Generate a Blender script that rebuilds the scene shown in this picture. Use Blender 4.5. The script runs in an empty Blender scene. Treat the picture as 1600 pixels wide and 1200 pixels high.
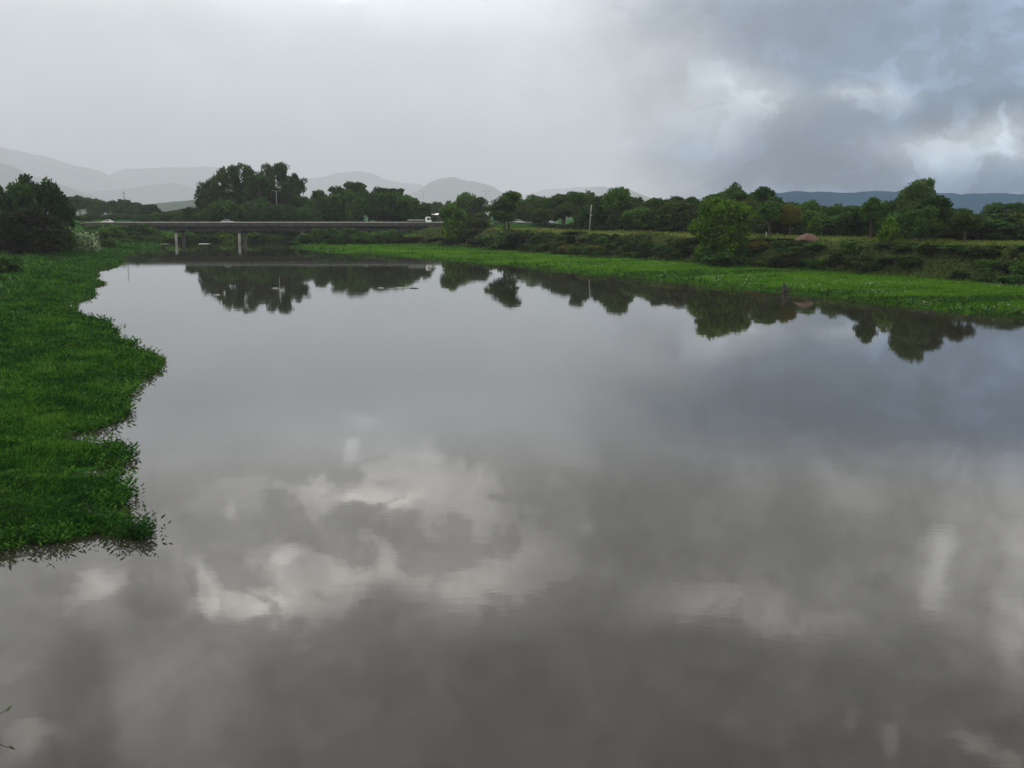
import bpy, math, random
import numpy as np
from mathutils import Vector

C = bpy.context.scene
COL = C.collection
R = math.radians

# ------------------------------------------------------------------ camera
F = 1619.0                      # focal length in photograph pixels
TILT = math.atan(265.0 / F)     # looking slightly down from a high bank / bridge
CAMZ = 10.0
cd = bpy.data.cameras.new("camera")
cd.sensor_width = 36.0
cd.lens = 36.0 * F / 1600.0
cd.clip_start = 0.2
cd.clip_end = 60000.0
cam = bpy.data.objects.new("camera", cd)
cam.location = (0, 0, CAMZ)
cam.rotation_euler = (math.pi / 2 - TILT, 0, 0)
COL.objects.link(cam)
C.camera = cam


def ray(px, py):
    a = (px - 800.0) / F
    b = -(py - 600.0) / F
    return np.array([a, math.cos(TILT) + b * math.sin(TILT), -math.sin(TILT) + b * math.cos(TILT)])


def at_z(px, py, z=0.0):
    d = ray(px, py)
    return np.array([0, 0, CAMZ]) + d * ((z - CAMZ) / d[2])


def at_y(px, py, Y):
    d = ray(px, py)
    return np.array([0, 0, CAMZ]) + d * (Y / d[1])


def az_el(px, py):
    d = ray(px, py)
    return math.atan2(d[0], d[1]), math.atan2(d[2], math.hypot(d[0], d[1]))


# ------------------------------------------------------------------ world
C.view_settings.view_transform = 'Standard'
C.view_settings.look = 'None'
C.view_settings.gamma = 1.0
C.view_settings.exposure = 0.0
C.cycles.use_denoising = True
C.cycles.max_bounces = 6
C.cycles.diffuse_bounces = 2
C.cycles.glossy_bounces = 3
C.cycles.transmission_bounces = 3
C.cycles.volume_bounces = 0
C.cycles.transparent_max_bounces = 8
C.cycles.sample_clamp_indirect = 4.0

SUN_EL, SUN_AZ = R(52), R(-25)   # high, ahead and to the left, behind the cloud


class G:
    """small helper that writes node expressions"""

    def __init__(self, tree):
        self.t = tree

    def n(self, kind, **kw):
        o = self.t.nodes.new(kind)
        for k, v in kw.items():
            setattr(o, k, v)
        return o

    def put(self, sock, v):
        if isinstance(v, bpy.types.NodeSocket):
            self.t.links.new(v, sock)
        elif v is not None:
            sock.default_value = v

    def m(self, op, a, b=None, c=None, clamp=False):
        o = self.n('ShaderNodeMath', operation=op, use_clamp=clamp)
        for i, v in enumerate((a, b, c)):
            self.put(o.inputs[i], v)
        return o.outputs[0]

    def v(self, op, a, b=None, c=None):
        o = self.n('ShaderNodeVectorMath', operation=op)
        for i, x in enumerate((a, b, c)):
            self.put(o.inputs[i], x)
        return o.outputs['Value'] if op in ('LENGTH', 'DOT_PRODUCT', 'DISTANCE') else o.outputs[0]

    def step(self, x, a, b, lo=0.0, hi=1.0, kind='SMOOTHSTEP'):
        o = self.n('ShaderNodeMapRange', interpolation_type=kind)
        for i, q in enumerate((x, a, b, lo, hi)):
            self.put(o.inputs[i], q)
        return o.outputs[0]

    def mix(self, f, a, b, blend='MIX'):
        o = self.n('ShaderNodeMix', data_type='RGBA', blend_type=blend)
        self.put(o.inputs[0], f)
        self.put(o.inputs[6], a if isinstance(a, bpy.types.NodeSocket) else (*a, 1))
        self.put(o.inputs[7], b if isinstance(b, bpy.types.NodeSocket) else (*b, 1))
        return o.outputs[2]

    def noise(self, vec, scale, detail=4.0, rough=0.5, dist=0.0, col=False):
        o = self.n('ShaderNodeTexNoise')
        if vec is not None:
            self.put(o.inputs['Vector'], vec)
        o.inputs['Scale'].default_value = scale
        o.inputs['Detail'].default_value = detail
        o.inputs['Roughness'].default_value = rough
        o.inputs['Distortion'].default_value = dist
        return o.outputs['Color' if col else 'Fac']


W = bpy.data.worlds.new("World")
C.world = W
W.use_nodes = True
W.node_tree.nodes.clear()
g = G(W.node_tree)
tc = g.n('ShaderNodeTexCoord')
DIR = tc.outputs['Generated']
sep = g.n('ShaderNodeSeparateXYZ')
g.put(sep.inputs[0], DIR)
AZ = g.m('ARCTAN2', sep.outputs[0], sep.outputs[1])
EL = g.m('ARCSINE', sep.outputs[2])
EL = g.m('MAXIMUM', EL, -0.02)
comb = g.n('ShaderNodeCombineXYZ')
g.put(comb.inputs[0], AZ)
g.put(comb.inputs[1], EL)
P0 = comb.outputs[0]
w1 = g.v('SUBTRACT', g.noise(P0, 7.0, 8.0, 0.62, col=True), (0.5, 0.5, 0.5))
PW = g.v('MULTIPLY_ADD', w1, (0.10, 0.075, 0.0), P0)
nc = g.noise(g.v('MULTIPLY_ADD', P0, (1.0, 1.35, 1.0), (2.2, 5.1, 0.0)), 11.0, 9.0, 0.56, 0.35)
fb = g.noise(g.v('MULTIPLY', PW, (1.0, 1.7, 1.0)), 7.0, 8.0, 0.55, 0.3)
fb2 = g.noise(g.v('ADD', PW, (3.1, 1.7, 0)), 20.0, 6.0, 0.6, 0.2)
# grey-white rain mist to the left, blue-grey cloud to the right, slanting edge
edge = g.m('MULTIPLY_ADD', EL, 0.05, AZ)
a0 = az_el(800, 150)[0]
a1 = az_el(1190, 150)[0]
edge_w = g.m('MULTIPLY_ADD', g.m('SUBTRACT', fb, 0.5), 0.34, edge)
RIGHT = g.step(edge_w, a0, a1)
el_hi = R(10.5)
HIGH = g.step(EL, R(10), R(15))
# log2 brightness field
amp = g.m('MULTIPLY_ADD', RIGHT, g.m('MULTIPLY_ADD', HIGH, -0.6, 1.1), 0.34)
amp = g.m('MULTIPLY_ADD', HIGH, 0.9, amp)
S = g.m('MULTIPLY', g.m('SUBTRACT', fb, 0.5), amp)
S = g.m('MULTIPLY_ADD', g.m('SUBTRACT', fb2, 0.5), g.m('MULTIPLY', amp, 0.8), S)
POS = 0.0
BLOBS = [  # kind, px, py, half width, half height, weight (stops), edge softness
    ('S', 640, -10, 240, 60, .28, .9), ('S', 528, 4, 26, 14, .25, .6), ('S', 100, 60, 200, 90, -.10, .9),
    ('S', 250, 255, 800, 60, -.18, .9), ('S', 900, 130, 110, 120, .12, .9),
    ('S', 1130, 175, 100, 60, .85, .6), ('S', 1116, 124, 28, 24, .45, .5), ('S', 1430, 90, 260, 70, .28, .9), ('S', 1085, 205, 110, 36, .34, .6),
    ('S', 1345, 150, 66, 24, .50, .55), ('S', 1385, 158, 20, 20, .2, .5),
    ('S', 1535, 224, 150, 44, .65, .6), ('S', 1570, 208, 44, 20, .25, .4), ('S', 1503, 168, 15, 20, .45, .5),
    ('S', 1566, 176, 7, 12, .5, .5), ('S', 1450, 220, 70, 22, .28, .6), ('S', 1500, 260, 140, 22, .28, .8),
    ('S', 1440, 30, 32, 16, .25, .6), ('S', 1575, 60, 100, 60, .2, .9),
    ('S', 1040, 95, 110, 80, -.26, .9), ('S', 985, 230, 80, 60, -.12, .9), ('S', 1290, 80, 120, 45, -.16, .9), ('S', 1240, 215, 80, 46, -.22, .8),
    ('S', 1180, 275, 170, 26, -.25, .8), ('S', 1475, 185, 40, 24, -.2, .6), ('S', 1560, 165, 50, 20, -.25, .6),
    ('R', 620, 745, 210, 76, .70, .6), ('R', 585, 775, 64, 15, .55, .4), ('R', 530, 700, 14, 24, .5, .5),
    ('R', 655, 707, 40, 12, .4, .6), ('R', 490, 760, 18, 20, .3, .8), ('R', 360, 800, 6, 12, .5, .8),
    ('R', 450, 905, 150, 72, .80, .45), ('R', 395, 940, 70, 36, .45, .4), ('R', 320, 935, 14, 40, .5, .4),
    ('R', 245, 930, 54, 44, -.55, .35), ('R', 430, 825, 160, 46, -.28, .8), ('R', 605, 850, 60, 40, -.3, .6),
    ('R', 440, 875, 26, 14, .6, .5), ('R', 720, 870, 150, 84, .70, .6), ('R', 630, 935, 56, 30, -.5, .5),
    ('R', 135, 950, 34, 44, .5, .4), ('R', 175, 915, 60, 22, .45, .5), ('R', 60, 930, 60, 60, -.25, .7),
    ('R', 40, 1090, 44, 64, .55, .4), ('R', 120, 1120, 62, 100, -.6, .35), ('R', 200, 1010, 120, 40, -.25, .7),
    ('R', 240, 1110, 110, 60, .22, .7), ('R', 350, 1150, 60, 60, .2, .7),
    ('R', 1020, 830, 240, 90, -.80, .8), ('R', 800, 690, 160, 50, -.2, .9), ('R', 1130, 680, 190, 90, -.32, .9),
    ('R', 1050, 1120, 640, 150, -.62, .4), ('R', 330, 900, 430, 210, .25, .9), ('R', 860, 760, 330, 120, .12, .9), ('R', 1450, 1050, 130, 60, -.4, .6), ('R', 800, 1000, 300, 80, -.2, .8),
    ('R', 1462, 875, 22, 50, .8, .8), ('R', 1490, 890, 80, 70, .35, .8), ('R', 1600, 930, 30, 120, .4, .7),
    ('R', 1560, 1172, 64, 22, .9, .4), ('R', 1372, 1160, 14, 20, .8, .5), ('R', 1310, 1130, 14, 18, .5, .6),
    ('R', 915, 826, 12, 10, .4, .9), ('R', 888, 824, 32, 26, .35, .7), ('R', 1150, 955, 130, 40, .60, .6),
    ('R', 1105, 985, 40, 20, .3, .6), ('R', 1600, 700, 60, 120, .3, .8),
]
for kind, px, py, hx, hy, wt, soft in BLOBS:
    a, e = az_el(px, py)
    if kind == 'R':
        e = -e
    ix, iy = F / hx, F / hy
    off = g.v('MULTIPLY_ADD', PW, (ix, iy, 0), (-a * ix, -e * iy, 0))
    msk = g.step(g.v('LENGTH', off), 1.0 + soft, 1.0 - soft)
    if wt >= .4 and hx > 30:        # heaped cloud: crisp ragged top, soft shaded foot
        so = g.n('ShaderNodeSeparateXYZ')
        g.put(so.inputs[0], off)
        msk = g.m('MULTIPLY', msk, g.step(so.outputs[1], -1.3, 0.5))
        POS = g.m('MULTIPLY_ADD', msk, wt, POS)
        wt *= .45
    S = g.m('MULTIPLY_ADD', msk, wt, S)
bil = g.noise(g.v('MULTIPLY_ADD', PW, (1.0, 1.5, 1.0), (7.7, 2.3, 0.0)), 15.0, 9.0, 0.55, 0.2)
S = g.m('MULTIPLY_ADD', g.m('SUBTRACT', g.step(nc, 0.47, 0.545), 0.5), g.m('MULTIPLY', HIGH, 0.20), S)
S = g.m('MULTIPLY_ADD', g.step(bil, 0.50, 0.57), g.m('MULTIPLY', RIGHT, g.m('MULTIPLY_ADD', HIGH, -0.20, 0.34)), S)
S = g.m('MULTIPLY_ADD', g.m('MULTIPLY', g.step(g.m('MULTIPLY_ADD', POS, 0.13, nc), g.m('MULTIPLY_ADD', HIGH, 0.03, 0.49), g.m('MULTIPLY_ADD', HIGH, -0.03, 0.60)), POS), g.m('MULTIPLY_ADD', HIGH, 0.30, 0.45), S)
LUM = g.m('POWER', 2.0, S)
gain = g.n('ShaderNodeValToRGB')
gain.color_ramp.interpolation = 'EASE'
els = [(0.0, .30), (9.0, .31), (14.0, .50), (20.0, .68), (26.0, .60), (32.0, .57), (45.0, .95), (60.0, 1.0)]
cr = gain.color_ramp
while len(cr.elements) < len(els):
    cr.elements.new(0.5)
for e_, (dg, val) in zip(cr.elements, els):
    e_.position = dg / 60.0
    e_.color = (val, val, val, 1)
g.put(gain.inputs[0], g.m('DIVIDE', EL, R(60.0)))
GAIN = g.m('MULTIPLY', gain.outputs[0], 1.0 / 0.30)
colL = (0.83, 0.865, 0.89)
colR = (0.165, 0.228, 0.322)
colH = (0.64, 0.62, 0.585)
cc = g.mix(RIGHT, colL, colR)
cc = g.mix(g.m('MULTIPLY', HIGH, 0.85), cc, colH)
cc = g.mix(g.m('MULTIPLY', POS, 1.3, clamp=True), cc, g.mix(HIGH, (.31, .345, .375), (.64, .62, .58)))
cc = g.v('SCALE', cc, None)
scn = W.node_tree.nodes[-1]
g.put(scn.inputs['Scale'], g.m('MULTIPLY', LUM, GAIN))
CLOUD = cc
skyt = g.n('ShaderNodeTexSky', sky_type='NISHITA', sun_disc=False)
skyt.sun_elevation = SUN_EL
skyt.sun_rotation = SUN_AZ
skyt.air_density = 1.0
skyt.dust_density = 2.0
bg1 = g.n('ShaderNodeBackground')
g.put(bg1.inputs[0], skyt.outputs[0])
bg1.inputs[1].default_value = 0.06
bg2 = g.n('ShaderNodeBackground')
g.put(bg2.inputs[0], CLOUD)
bg2.inputs[1].default_value = 1.0
mx = g.n('ShaderNodeMixShader')
mx.inputs[0].default_value = 0.94       # almost closed cloud cover
g.t.links.new(bg1.outputs[0], mx.inputs[1])
g.t.links.new(bg2.outputs[0], mx.inputs[2])
wo = g.n('ShaderNodeOutputWorld')
g.t.links.new(mx.outputs[0], wo.inputs[0])
W.cycles.sampling_method = 'MANUAL'
W.cycles.sample_map_resolution = 512

# ------------------------------------------------------------------ sun
sd = bpy.data.lights.new("sun", 'SUN')
sd.energy = 0.9
sd.angle = R(25)
sd.color = (1.0, 0.96, 0.9)
sun = bpy.data.objects.new("sun", sd)
sv = Vector((math.sin(SUN_AZ) * math.cos(SUN_EL), math.cos(SUN_AZ) * math.cos(SUN_EL), math.sin(SUN_EL)))
sun.rotation_euler = sv.to_track_quat('Z', 'Y').to_euler()
sun.location = sv * 300
COL.objects.link(sun)


# ------------------------------------------------------------------ helpers
def tag(o, label=None, cat=None, group=None, kind=None):
    if label:
        o['label'] = label
    if cat:
        o['category'] = cat
    if group:
        o['group'] = group
    if kind:
        o['kind'] = kind
    return o


def obj(name, me, parent=None, mat=None):
    o = bpy.data.objects.new(name, me)
    COL.objects.link(o)
    if parent is not None:
        o.parent = parent
    if mat is not None and not me.materials:
        me.materials.append(mat)
    return o


def empty(name, loc=(0, 0, 0), rz=0.0, scale=(1, 1, 1)):
    o = bpy.data.objects.new(name, None)
    o.location = loc
    o.rotation_euler = (0, 0, rz)
    o.scale = scale
    o.empty_display_size = 0.3
    COL.objects.link(o)
    return o


def mesh_np(name, verts, faces, smooth=False):
    """verts (N,3); faces = (M,k) array with one k"""
    verts = np.asarray(verts, dtype=np.float32)
    faces = np.asarray(faces, dtype=np.int32)
    me = bpy.data.meshes.new(name)
    me.vertices.add(len(verts))
    me.vertices.foreach_set('co', verts.ravel())
    k = faces.shape[1]
    me.loops.add(faces.size)
    me.loops.foreach_set('vertex_index', faces.ravel())
    me.polygons.add(len(faces))
    me.polygons.foreach_set('loop_start', np.arange(0, faces.size, k, dtype=np.int32))
    me.polygons.foreach_set('loop_total', np.full(len(faces), k, dtype=np.int32))
    me.polygons.foreach_set('use_smooth', np.full(len(faces), smooth, dtype=bool))
    me.update(calc_edges=True)
    me.validate()
    return me


class MB:
    """collects simple solids into ONE mesh"""

    def __init__(self):
        self.v, self.f = [], []

    def add(self, vs, fs):
        n = len(self.v)
        self.v += [tuple(p) for p in vs]
        self.f += [tuple(i + n for i in q) for q in fs]
        return self

    def box(self, x0, x1, y0, y1, z0, z1):
        return self.add([(x0, y0, z0), (x1, y0, z0), (x1, y1, z0), (x0, y1, z0),
                         (x0, y0, z1), (x1, y0, z1), (x1, y1, z1), (x0, y1, z1)],
                        [(3, 2, 1, 0), (4, 5, 6, 7), (0, 1, 5, 4), (1, 2, 6, 5), (2, 3, 7, 6), (3, 0, 4, 7)])

    def prism(self, prof, y0, y1):
        """profile of (x, z) points extruded along y"""
        n = len(prof)
        vs = [(x, y0, z) for x, z in prof] + [(x, y1, z) for x, z in prof]
        fs = [tuple(range(n)), tuple(range(2 * n - 1, n - 1, -1))]
        fs += [(i, i + n, (i + 1) % n + n, (i + 1) % n) for i in range(n)]
        return self.add(vs, fs)

    def tube(self, pts, rad, n=7, cap=True):
        pts = [Vector(p) for p in pts]
        if not isinstance(rad, (list, tuple)):
            rad = [rad] * len(pts)
        vs, fs = [], []
        for i, p in enumerate(pts):
            t = (pts[min(i + 1, len(pts) - 1)] - pts[max(i - 1, 0)]).normalized()
            ref = Vector((0, 0, 1)) if abs(t.z) < 0.9 else Vector((1, 0, 0))
            a = t.cross(ref).normalized()
            b = t.cross(a).normalized()
            for k in range(n):
                th = 2 * math.pi * k / n
                vs.append(p + (a * math.cos(th) + b * math.sin(th)) * rad[i])
        for i in range(len(pts) - 1):
            for k in range(n):
                k2 = (k + 1) % n
                fs.append((i * n + k, i * n + k2, (i + 1) * n + k2, (i + 1) * n + k))
        if cap:
            fs.append(tuple(range(n - 1, -1, -1)))
            fs.append(tuple((len(pts) - 1) * n + k for k in range(n)))
        return self.add(vs, fs)

    def mesh(self, name, smooth=False):
        me = bpy.data.meshes.new(name)
        me.from_pydata(self.v, [], self.f)
        if smooth:
            for p in me.polygons:
                p.use_smooth = True
        me.update()
        return me

    def build(self, name, mat, parent=None, smooth=False):
        return obj(name, self.mesh(name, smooth), parent, mat)


# ------------------------------------------------------------------ materials
def new_mat(name):
    m = bpy.data.materials.new(name)
    m.use_nodes = True
    m.node_tree.nodes.clear()
    q = G(m.node_tree)
    out = q.n('ShaderNodeOutputMaterial')
    b = q.n('ShaderNodeBsdfPrincipled')
    m.node_tree.links.new(b.outputs[0], out.inputs[0])
    return m, q, b, out


def plain(name, col, rough=0.6, var=0.25, scale=3.0, metal=0.0, spec=0.4, streak=False):
    m, q, b, out = new_mat(name)
    t = q.n('ShaderNodeTexCoord')
    vec = t.outputs['Object']
    if streak:
        vec = q.v('MULTIPLY', vec, (1.0, 1.0, 0.18))
    nz = q.noise(vec, scale, 6.0, 0.6)
    k = q.step(nz, 0.3, 0.7, 1.0 - var, 1.0 + var, 'LINEAR')
    c = q.v('SCALE', tuple(col), None)
    q.put(q.t.nodes[-1].inputs['Scale'], k)
    q.put(b.inputs['Base Color'], c)
    b.inputs['Roughness'].default_value = rough
    b.inputs['Metallic'].default_value = metal
    b.inputs['Specular IOR Level'].default_value = spec
    return m


def leafy(name, cols, trans=0.28, clump=0.35, rough=0.65, spec=0.06, hue=(1.28, 1.56, .95)):
    """leaf colours: varied leaf by leaf, clump by clump and plant by plant"""
    m, q, b, out = new_mat(name)
    geo = q.n('ShaderNodeNewGeometry')
    t = q.n('ShaderNodeTexCoord')
    oi = q.n('ShaderNodeObjectInfo')
    nz = q.noise(t.outputs['Object'], clump, 3.0, 0.55)
    f = q.m('MULTIPLY_ADD', q.m('SUBTRACT', nz, 0.5), 2.3, geo.outputs['Random Per Island'])
    f = q.m('MULTIPLY_ADD', q.m('SUBTRACT', oi.outputs['Random'], 0.5), 0.55, f, clamp=True)
    r = q.n('ShaderNodeValToRGB')
    while len(r.color_ramp.elements) < len(cols):
        r.color_ramp.elements.new(0.5)
    for i, (e, c) in enumerate(zip(r.color_ramp.elements, cols)):
        e.position = i / (len(cols) - 1)
        e.color = (c[0] * hue[0], c[1] * hue[1], c[2] * hue[2], 1)
    q.put(r.inputs[0], f)
    q.put(b.inputs['Base Color'], r.outputs[0])
    b.inputs['Roughness'].default_value = rough
    b.inputs['Specular IOR Level'].default_value = spec
    if trans:
        tr = q.n('ShaderNodeBsdfTranslucent')
        q.put(tr.inputs[0], r.outputs[0])
        ms = q.n('ShaderNodeMixShader')
        ms.inputs[0].default_value = trans
        q.t.links.new(b.outputs[0], ms.inputs[1])
        q.t.links.new(tr.outputs[0], ms.inputs[2])
        q.t.links.new(ms.outputs[0], out.inputs[0])
    return m


M_DARK = leafy('dark_foliage', [(.008, .018, .008), (.019, .040, .013), (.040, .076, .022)])
M_MID = leafy('mid_foliage', [(.011, .024, .008), (.027, .056, .014), (.058, .100, .024)])
M_BRIGHT = leafy('bright_foliage', [(.012, .027, .004), (.038, .070, .009), (.092, .145, .018)])
M_OLIVE = leafy('olive_foliage', [(.014, .020, .007), (.030, .040, .013), (.055, .066, .022)])
M_RUST = leafy('rusty_foliage', [(.040, .036, .014), (.070, .058, .018), (.100, .080, .022)])
M_BROWN = leafy('brown_foliage', [(.006, .007, .005), (.012, .012, .007), (.021, .020, .010)])
M_PALE = leafy('pale_foliage', [(.030, .050, .022), (.060, .085, .040), (.110, .140, .070)])
M_CANE = leafy('cane_leaves', [(.09, .11, .09), (.15, .17, .14), (.24, .26, .22)])
M_MAT = leafy('waterside_grass', [(.006, .023, .006), (.018, .058, .010), (.056, .112, .018)], trans=0.35, clump=0.3, hue=(1.35, 1.58, 1.0))
M_STRIP = leafy('bank_grass', [(.022, .050, .006), (.042, .092, .009), (.070, .125, .013)], trans=0.35, clump=0.10, hue=(1.12, 1.40, .6))
M_COARSE = leafy('coarse_grass', [(.012, .028, .006), (.026, .054, .010), (.044, .080, .014)], trans=0.3, clump=0.1)
M_DRY = leafy('dry_grass', [(.050, .062, .016), (.085, .098, .026), (.125, .125, .040)], trans=0.3, clump=0.2)
M_WHITE = leafy('pale_blossom', [(.12, .17, .09), (.22, .27, .17), (.42, .45, .36)], trans=0.2, hue=(1, 1, 1))
M_STEM = leafy('dead_stems', [(.022, .018, .012), (.040, .030, .018), (.060, .045, .028)], trans=0.0)
M_BARK = plain('bark', (.075, .06, .048), 0.9, 0.4, 2.0, streak=True)
M_PALEBARK = plain('pale_bark', (.16, .145, .12), 0.9, 0.35, 2.0, streak=True)
M_CONC = plain('weathered_concrete', (.044, .042, .037), 0.85, 0.45, 0.55, streak=True)
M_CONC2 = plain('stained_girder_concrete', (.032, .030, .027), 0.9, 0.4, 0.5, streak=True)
M_COPING = plain('skylit_coping', (.46, .45, .42), 0.8, 0.3, 0.8)  # pale grey paints in the sky light on the parapet top
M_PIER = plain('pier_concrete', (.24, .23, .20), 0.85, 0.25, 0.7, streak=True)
M_ASPHALT = plain('asphalt', (.05, .05, .052), 0.85, 0.2, 4.0)
M_LINE = plain('road_paint', (.7, .7, .66), 0.7, 0.15, 5.0)
M_STEEL = plain('galvanised_steel', (.32, .33, .34), 0.45, 0.2, 4.0, metal=0.4)
M_WPAINT = plain('white_paint', (.78, .78, .76), 0.3, 0.06, 2.0)
M_SILVER = plain('silver_paint', (.50, .51, .52), 0.3, 0.06, 2.0, metal=0.2)
M_GLASS = plain('dark_glass', (.02, .024, .028), 0.08, 0.1, 2.0, spec=0.6)
M_RUBBER = plain('tyre_rubber', (.018, .018, .018), 0.85, 0.2, 6.0)
M_LAMPRED = plain('tail_lamp', (.25, .01, .01), 0.3, 0.1, 6.0)
M_LAMP = plain('lamp_lens', (.75, .75, .7), 0.2, 0.1, 6.0)
M_GREYBED = plain('grey_truck_bed', (.20, .205, .20), 0.6, 0.25, 1.5)
M_WALL = plain('rendered_wall', (.06, .056, .05), 0.9, 0.25, 1.0)
M_ROOF = plain('white_roof_sheet', (.78, .77, .74), 0.5, 0.08, 1.5)
M_WOOD = plain('wet_driftwood', (.035, .028, .022), 0.8, 0.4, 3.0)
M_POLE = plain('whitened_pole', (.30, .29, .265), 0.8, 0.2, 1.2, streak=True)
M_SOIL = plain('red_soil', (.088, .047, .033), 0.95, 0.3, 1.5)
M_SCUM_GLINT = plain('scum_and_glint', (.42, .42, .38), 0.7, 0.3, 2.0)  # floating scum, and the painted pale glints on the far water
M_REDLEAF = plain('red_leaf', (.28, .03, .05), 0.5, 0.2, 5.0)

# ------------------------------------------------------------------ river outline
LEFT_PX = [(-260, 905), (-120, 880), (-40, 862), (0, 858), (40, 846), (70, 852), (110, 842), (150, 838), (190, 842), (216, 848), (234, 838),
           (222, 824), (186, 814), (148, 806), (104, 799), (112, 791), (150, 788), (188, 794), (196, 785), (192, 764), (180, 750),
           (146, 748), (92, 743), (98, 732), (150, 730), (184, 731), (190, 722), (186, 706), (172, 698), (140, 696), (104, 690), (108, 680), (152, 669),
           (184, 660), (202, 645), (200, 636), (188, 632), (206, 622), (214, 608), (216, 596), (232, 588), (246, 580), (257, 569),
           (250, 559), (232, 552), (208, 545), (194, 534), (180, 522), (170, 508), (160, 501), (134, 494), (112, 487), (106, 481),
           (113, 475), (134, 468), (152, 460), (152, 455), (144, 450), (150, 446), (166, 444), (154, 440), (152, 433), (150, 427),
           (160, 420), (178, 415), (192, 411), (198, 403), (205, 396), (220, 391), (236, 386.5), (252, 383.5), (246, 380.5), (242, 378)]
FAR_PX = [(300, 377.3), (380, 377), (440, 377.5), (462, 379)]
RIGHT_PX = [(466, 384), (478, 390), (500, 393), (550, 396), (600, 398), (640, 402), (680, 406), (720, 409), (760, 411.5), (790, 413), (830, 418),
            (880, 424), (920, 429), (965, 432), (1010, 437), (1060, 441), (1100, 448), (1150, 452), (1200, 456), (1250, 461),
            (1320, 469), (1400, 478), (1480, 487), (1540, 492), (1600, 497), (1700, 512), (1800, 530)]
rng = np.random.default_rng(7)


def refine(P, lv, amp):
    P = [np.array(p) for p in P]
    for k in range(lv):
        Q = [P[0]]
        for a, b in zip(P[:-1], P[1:]):
            d = b - a
            L = np.hypot(*d)
            nrm = np.array([-d[1], d[0]]) / max(L, 1e-6)
            Q += [(a + b) / 2 + nrm * rng.normal() * amp * L, b]
        P = Q
    return P


left = refine([at_z(*p)[:2] for p in LEFT_PX], 2, 0.09)
far = refine([at_z(*p)[:2] for p in FAR_PX], 1, 0.04)
right = refine([at_z(*p)[:2] for p in RIGHT_PX], 2, 0.05)
nearL = [np.array([-16., 8.]), np.array([-19., -70.])]
nearR = [np.array([72., 70.]), np.array([80., 20.]), np.array([84., -70.])]
RIVER = np.array(nearL[::-1] + left + far + right + nearR)
SIDE = np.array([0] * (2 + len(left)) + [2] * len(far) + [1] * (len(right) + 3))
FOOT_PX = [(480, 375.5), (600, 379), (700, 384), (760, 388.5), (860, 397), (1000, 405), (1100, 412), (1200, 419), (1300, 425), (1400, 432), (1500, 438), (1600, 446)]
foot = [at_z(*p, 0.6)[:2] for p in FOOT_PX]
FOOT = np.array([np.array([-62., 900.]), np.array([-66., 500.])] + foot + [np.array([92., 100.]), np.array([104., 0.]), np.array([104., -100.]),
                 np.array([1e5, -100.]), np.array([1e5, 1e5]), np.array([-62., 1e5])])


def seg_dist(P, x, y):
    """distance to closed polygon P, index of nearest segment, inside mask"""
    best = np.full(x.shape, 1e12)
    idx = np.zeros(x.shape, dtype=int)
    ins = np.zeros(x.shape, dtype=bool)
    n = len(P)
    for i in range(n):
        ax, ay = P[i]
        bx, by = P[(i + 1) % n]
        dx, dy = bx - ax, by - ay
        L2 = dx * dx + dy * dy + 1e-12
        t = np.clip(((x - ax) * dx + (y - ay) * dy) / L2, 0, 1)
        d = (x - ax - t * dx) ** 2 + (y - ay - t * dy) ** 2
        k = d < best
        best[k] = d[k]
        idx[k] = i
        if ay != by:
            c = ((ay > y) != (by > y)) & (x < dx * (y - ay) / dy + ax)
            ins ^= c
    return np.sqrt(best), idx, ins


def sm(t):
    t = np.clip(t, 0, 1)
    return t * t * (3 - 2 * t)


# value noise for terrain and scatter
_tab = np.random.default_rng(3).random((256, 256))


def vnoise(x, y):
    xi, yi = np.floor(x).astype(int), np.floor(y).astype(int)
    fx, fy = x - xi, y - yi
    fx, fy = fx * fx * (3 - 2 * fx), fy * fy * (3 - 2 * fy)
    a, b = _tab[xi & 255, yi & 255], _tab[(xi + 1) & 255, yi & 255]
    c, d = _tab[xi & 255, (yi + 1) & 255], _tab[(xi + 1) & 255, (yi + 1) & 255]
    return (a * (1 - fx) + b * fx) * (1 - fy) + (c * (1 - fx) + d * fx) * fy


def fbm(x, y, o=4):
    s, a, t = 0, 0.5, 0
    for k in range(o):
        s = s + a * vnoise(x * 2 ** k + 17.3 * k, y * 2 ** k + 5.1 * k)
        t += a
        a *= 0.5
    return s / t


BR_X0, BR_X1, BR_Y0, BR_Y1 = -147.0, -8.0, 361.0, 371.0      # bridge
ROAD_Z = 6.75
ROAD_L = [(-900., 372.), (-420., 368.), (-147., 366.)]
ROAD_R = [(-8., 366.), (12., 368.), (40., 378.), (80., 400.), (140., 440.), (260., 520.), (460., 640.)]


def road_dist(x, y, pl):
    best = np.full(np.shape(x), 1e12)
    for (ax, ay), (bx, by) in zip(pl[:-1], pl[1:]):
        dx, dy = bx - ax, by - ay
        t = np.clip(((x - ax) * dx + (y - ay) * dy) / (dx * dx + dy * dy), 0, 1)
        best = np.minimum(best, np.hypot(x - ax - t * dx, y - ay - t * dy))
    return best


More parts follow.
